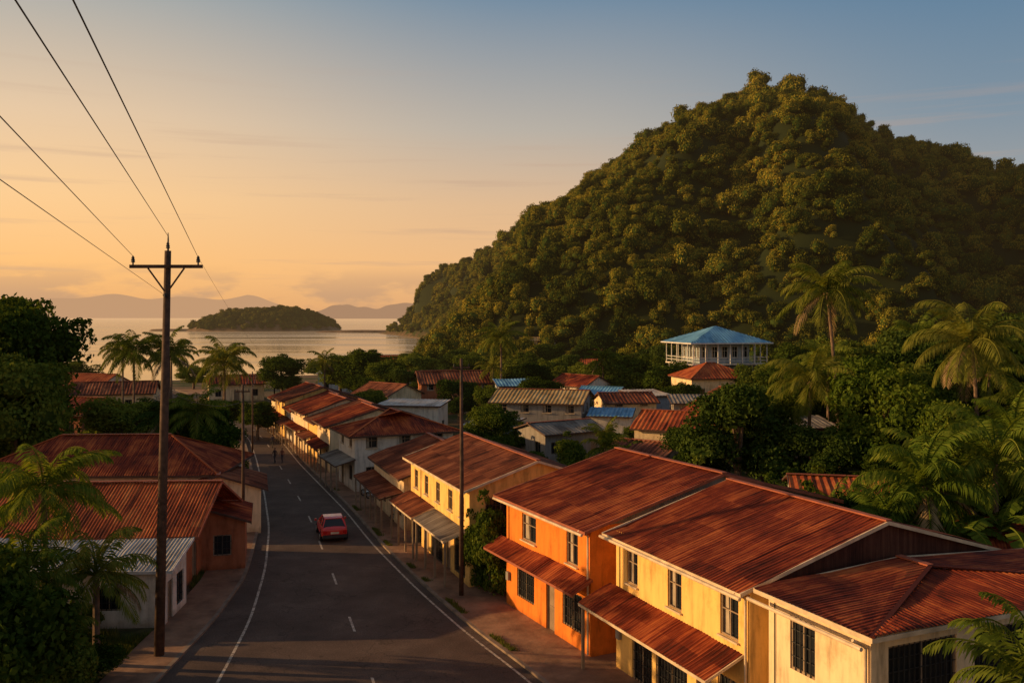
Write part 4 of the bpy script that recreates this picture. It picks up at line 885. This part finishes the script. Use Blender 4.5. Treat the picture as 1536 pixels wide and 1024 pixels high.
def motorcycle(x,y,ang,col):
    E=empty('parked_motorcycle',(x,y,0.12),ang); pm=mat_simple('motorcycle_paint',col,0.3); mb=MB()
    for yy in(-.62,.66):
        P=[(0,yy+.27*math.cos(t),.3+.27*math.sin(t)) for t in np.linspace(0,2*math.pi,19)]; mb.tube(P,[.05]*19,tyre,8,False)
        mb.tube([(-.06,yy,.3),(.06,yy,.3)],[.07,.07],chrome,10)
        for k in range(6): a=k*math.pi/3; mb.tube([(0,yy,.3),(0,yy+.25*math.cos(a),.3+.25*math.sin(a))],[.01,.01],chrome,4)
    mb.obj('wheels',E); mb=MB()
    mb.tube([(0,.1,.8),(0,.2,.82),(0,.42,.76),(0,.5,.7)],[.06,.14,.12,.04],pm,12); mb.tube([(0,-.75,.78),(0,-.5,.76),(0,-.1,.74),(0,.08,.78)],[.07,.12,.12,.06],blk,10)
    mb.tube([(0,-.1,.42),(0,.22,.4)],[.17,.16],chrome,10); mb.tube([(.12,.2,.34),(.15,-.3,.3),(.15,-.85,.38)],[.03,.04,.05],chrome,8)
    for s in(-.07,.07): mb.tube([(s,.66,.3),(s,.5,.72),(s,.44,.95)],[.025]*3,chrome,6)
    mb.tube([(-.36,.3,1.02),(-.12,.42,.98),(.12,.42,.98),(.36,.3,1.02)],[.02]*4,blk,6); mb.tube([(0,.48,.88),(0,.6,.88)],[.09,.08],chrome,10); mb.tube([(0,-.62,.3),(0,-.1,.5),(0,.45,.8)],[.03]*3,blk,6); mb.tube([(-.05,-.1,.3),(-.22,-.12,0.0)],[.015,.015],blk,5); mb.obj('frame_seat_and_tank',E); E.rotation_euler[1]=R(-6)
motorcycle(-12.6,80.5,R(60),(0.3,0.02,0.02)); motorcycle(-12.0,79.2,R(55),(0.03,0.03,0.05)); motorcycle(-8.6,70.6,R(70),(0.05,0.08,0.2))

# ------------------------------------------------------------------ people
def person(x,y,rz,shirt,trous,stride=0.3,seed=0,h=1.7):
    E=empty('walking_person',(x,y,0.012),rz); sk=mat_simple('skin',(0.2,0.11,0.07),0.6); hair=mat_simple('hair',(0.015,0.01,0.01),0.7)
    s=stride
    J={'pel':(0,0,.95,.13,.10),'bel':(0,.01,1.08,.13,.10),'che':(0,.01,1.28,.16,.11),'nb':(0,0,1.42,.09,.07),'nk':(0,0,1.48,.05,.05),
     'ls':(-.17,0,1.38,.055,.055),'le':(-.23,-s*.35,1.12,.042,.042),'lh':(-.24,s*.0+.02,.88,.028,.028),
     'rs':(.17,0,1.38,.055,.055),'re':(.23,s*.3,1.13,.042,.042),'rh':(.24,s*.8,.92,.028,.028),
     'lp':(-.09,0,.90,.085,.09),'lk':(-.10,s*.6,.50,.058,.058),'la':(-.10,s*.75,.09,.04,.04),'lt':(-.11,s*.75+.17,.035,.035,.03),
     'rp':(.09,0,.90,.085,.09),'rk':(.10,-s*.2,.50,.058,.058),'ra':(.10,-s*.95,.12,.04,.04),'rt':(.11,-s*.95+.17,.04,.035,.03)}
    ed=[('pel','bel'),('bel','che'),('che','nb'),('nb','nk'),('nb','ls'),('ls','le'),('le','lh'),('nb','rs'),('rs','re'),('re','rh'),('pel','lp'),('lp','lk'),('lk','la'),('la','lt'),('pel','rp'),('rp','rk'),('rk','ra'),('ra','rt')]
    ks=list(J); me=bpy.data.meshes.new('body'); me.from_pydata([J[k][:3] for k in ks],[(ks.index(a),ks.index(b)) for a,b in ed],[])
    o=bpy.data.objects.new('body',me);COL.objects.link(o);o.parent=E
    md=o.modifiers.new('skin','SKIN'); 
    for i,k in enumerate(ks): me.skin_vertices[0].data[i].radius=J[k][3:5]; 
    me.skin_vertices[0].data[0].use_root=True
    o.modifiers.new('sub','SUBSURF').render_levels=2
    m,nt,out=newmat('clothed_body'); p=N(nt,'ShaderNodeBsdfPrincipled'); p.inputs['Roughness'].default_value=.85; tc=N(nt,'ShaderNodeTexCoord'); sx=N(nt,'ShaderNodeSeparateXYZ'); nt.links.new(tc.outputs['Object'],sx.inputs[0])
    r=ramp(nt,[(0.0,(0.03,0.02,0.015)),(0.05,trous),(0.54,shirt),(0.835,(0.2,0.11,0.07))],'CONSTANT'); dv=N(nt,'ShaderNodeMath',operation='DIVIDE'); dv.inputs[1].default_value=1.75; nt.links.new(sx.outputs[2],dv.inputs[0]); nt.links.new(dv.outputs[0],r.inputs[0]); nt.links.new(r.outputs[0],p.inputs['Base Color']); nt.links.new(p.outputs[0],out.inputs[0]); me.materials.append(m)
    mb=MB(); mb.tube([(0,0.01,1.47),(0,.015,1.51),(0,.02,1.56),(0,.015,1.63),(0,.0,1.69),(0,-.005,1.715)],[.05,.062,.075,.082,.06,.02],sk,14)
    mb.tube([(0,.09,1.6),(0,.115,1.575),(0,.09,1.565)],[.008,.016,.01],sk,6)
    for sg in(-1,1): mb.tube([(sg*.08,.0,1.58),(sg*.09,-.005,1.6),(sg*.082,0,1.63)],[.01,.016,.01],sk,6); mb.tube([(sg*.03,.088,1.61),(sg*.03,.096,1.61)],[.011,.006],hair,6)
    mb.tube([(-.025,.086,1.54),(.025,.086,1.54)],[.006,.006],hair,5)
    mb.tube([(0,-.02,1.58),(0,-.018,1.65),(0,-.012,1.70),(0,-.01,1.735)],[.08,.09,.074,.02],hair,12)
    mb.obj('head',E,True)
    mb=MB()
    for k in('lh','rh'):
        hx,hy,hz=J[k][:3]; sg=-1 if k=='lh' else 1
        mb.tube([(hx,hy,hz+.01),(hx,hy+.005,hz-.04),(hx,hy+.01,hz-.09)],[.024,.036,.034],sk,8)
        for i,l in enumerate((.065,.078,.072,.055)): mb.tube([(hx,hy+.035-i*.018,hz-.08),(hx-sg*.004,hy+.037-i*.018,hz-.08-l*.55),(hx-sg*.018,hy+.037-i*.018,hz-.08-l)],[.0095,.0085,.006],sk,5)
        mb.tube([(hx,hy+.03,hz-.03),(hx-sg*.01,hy+.06,hz-.06),(hx-sg*.015,hy+.065,hz-.095)],[.012,.010,.007],sk,5)
    mb.obj('hands',E,True); E.scale=(h/1.73,)*3
person(-25.9,99.4,R(160),(0.05,0.03,0.03),(0.03,0.03,0.04),0.32); person(-25.2,99.8,R(170),(0.22,0.08,0.05),(0.04,0.04,0.06),0.25,h=1.62); person(-29.2,111,R(-10),(0.06,0.05,0.07),(0.03,0.03,0.03),0.3)

# ------------------------------------------------------------------ sun, sky, camera
EL=12.5
sdir=Vector((-1.0,0.10,0)).normalized()*math.cos(R(EL))+Vector((0,0,math.sin(R(EL))))
sl=bpy.data.lights.new('sun','SUN'); sl.energy=5.0; sl.angle=R(0.53); sl.color=(1.0,0.60,0.25)
so=bpy.data.objects.new('sun',sl); COL.objects.link(so); so.rotation_euler=sdir.to_track_quat('Z','Y').to_euler(); so.location=(-60,10,60)
w=bpy.data.worlds.new('World'); scene.world=w; w.use_nodes=True; nt=w.node_tree; nt.nodes.clear()
out=N(nt,'ShaderNodeOutputWorld'); bg=N(nt,'ShaderNodeBackground'); sky=N(nt,'ShaderNodeTexSky'); sky.sky_type='NISHITA'; sky.sun_disc=False
sky.sun_elevation=R(EL); az=math.atan2(sdir.x,sdir.y); sky.sun_rotation=az; sky.air_density=1.2; sky.dust_density=1.5; sky.ozone_density=1.5; sky.altitude=0
tc=N(nt,'ShaderNodeTexCoord'); sx=N(nt,'ShaderNodeSeparateXYZ'); nt.links.new(tc.outputs['Generated'],sx.inputs[0])
def er(st): 
    n=ramp(nt,st); nt.links.new(sx.outputs[2],n.inputs[0]); return n
eA=er([(0.0,(.88,.44,.17)),(.05,(1.08,.57,.20)),(.12,(1.05,.64,.29)),(.2,(.86,.61,.38)),(.33,(.37,.41,.41)),(.5,(.20,.23,.27)),(1.0,(.135,.148,.18))])
eB=er([(0.0,(.78,.41,.19)),(.05,(.94,.52,.23)),(.12,(.80,.51,.29)),(.2,(.52,.46,.39)),(.33,(.18,.27,.37)),(.5,(.14,.19,.27)),(1.0,(.135,.148,.18))])
eC=er([(0.0,(.54,.36,.25)),(.05,(.52,.38,.29)),(.12,(.36,.36,.36)),(.2,(.22,.29,.36)),(.33,(.10,.21,.34)),(.5,(.11,.165,.26)),(1.0,(.135,.148,.18))])
xx=N(nt,'ShaderNodeMath',operation='MULTIPLY'); nt.links.new(sx.outputs[0],xx.inputs[0]); nt.links.new(sx.outputs[0],xx.inputs[1])
yy=N(nt,'ShaderNodeMath',operation='MULTIPLY_ADD'); nt.links.new(sx.outputs[1],yy.inputs[0]); nt.links.new(sx.outputs[1],yy.inputs[1]); nt.links.new(xx.outputs[0],yy.inputs[2])
sq=N(nt,'ShaderNodeMath',operation='SQRT'); nt.links.new(yy.outputs[0],sq.inputs[0])
u=N(nt,'ShaderNodeMath',operation='DIVIDE'); nt.links.new(sx.outputs[0],u.inputs[0]); nt.links.new(sq.outputs[0],u.inputs[1])
def mr(a,b,c=0,d=1,src=None):
    n=N(nt,'ShaderNodeMapRange'); n.interpolation_type='SMOOTHSTEP'; n.inputs[1].default_value=a;n.inputs[2].default_value=b;n.inputs[3].default_value=c;n.inputs[4].default_value=d; nt.links.new(src or u.outputs[0],n.inputs[0]); return n
def mix(f,a,b,bt='MIX'):
    n=N(nt,'ShaderNodeMixRGB',blend_type=bt)
    if isinstance(f,float): n.inputs[0].default_value=f
    else: nt.links.new(f,n.inputs[0])
    nt.links.new(a,n.inputs[1])
    if isinstance(b,tuple): n.inputs[2].default_value=(*b,1)
    else: nt.links.new(b,n.inputs[2])
    return n.outputs[0]
c=mix(mr(-.5,0.05).outputs[0],eA.outputs[0],eB.outputs[0]); c=mix(mr(0.0,.5).outputs[0],c,eC.outputs[0])
def clouds(c,scale,lo,hi,bandstops,col,off=0.0):
    mp=N(nt,'ShaderNodeMapping'); mp.inputs['Scale'].default_value=scale; mp.inputs['Location'].default_value=(off,off,off); nt.links.new(tc.outputs['Generated'],mp.inputs[0])
    nz=N(nt,'ShaderNodeTexNoise'); nz.inputs['Scale'].default_value=1; nz.inputs['Detail'].default_value=7; nz.inputs['Roughness'].default_value=0.55; nt.links.new(mp.outputs[0],nz.inputs[0])
    band=ramp(nt,bandstops); nt.links.new(sx.outputs[2],band.inputs[0])
    cm=mr(lo,hi,0,1,nz.outputs[0]); cf=N(nt,'ShaderNodeMath',operation='MULTIPLY'); nt.links.new(cm.outputs[0],cf.inputs[0]); nt.links.new(band.outputs[0],cf.inputs[1])
    return mix(cf.outputs[0],c,col)
c=clouds(c,(9,9,34),.42,.55,[(0,(.85,)*3),(.022,(.8,)*3),(.040,(.45,)*3),(.055,(0,)*3)],(.60,.35,.20))
c=clouds(c,(3,3,75),.54,.70,[(.03,(0,)*3),(.05,(.5,)*3),(.11,(.42,)*3),(.2,(.22,)*3),(.27,(0,)*3)],(.56,.36,.25),3.3)
gf=N(nt,'ShaderNodeMath',operation='MULTIPLY'); g1=mr(-.62,-1.0,0,1); g2=mr(.45,.05,0,1,sx.outputs[2]); nt.links.new(g1.outputs[0],gf.inputs[0]); nt.links.new(g2.outputs[0],gf.inputs[1])
c=mix(gf.outputs[0],c,(2.8,1.4,.52))
ns=N(nt,'ShaderNodeVectorMath',operation='SCALE'); ns.inputs['Scale'].default_value=0.10; nt.links.new(sky.outputs[0],ns.inputs[0])
c=mix(0.10,c,ns.outputs[0])
nt.links.new(c,bg.inputs[0]); bg.inputs[1].default_value=1.0
nt.links.new(bg.outputs[0],out.inputs[0])
cam=bpy.data.cameras.new('camera'); cam.lens=32; cam.sensor_width=36; cam.shift_y=-0.0241; cam.clip_end=60000; cam.clip_start=0.3
co=bpy.data.objects.new('camera',cam); COL.objects.link(co); co.location=(0,0,16); co.rotation_euler=(R(90),0,0); scene.camera=co
scene.view_settings.view_transform='Standard'; scene.view_settings.look='None'; scene.view_settings.exposure=0
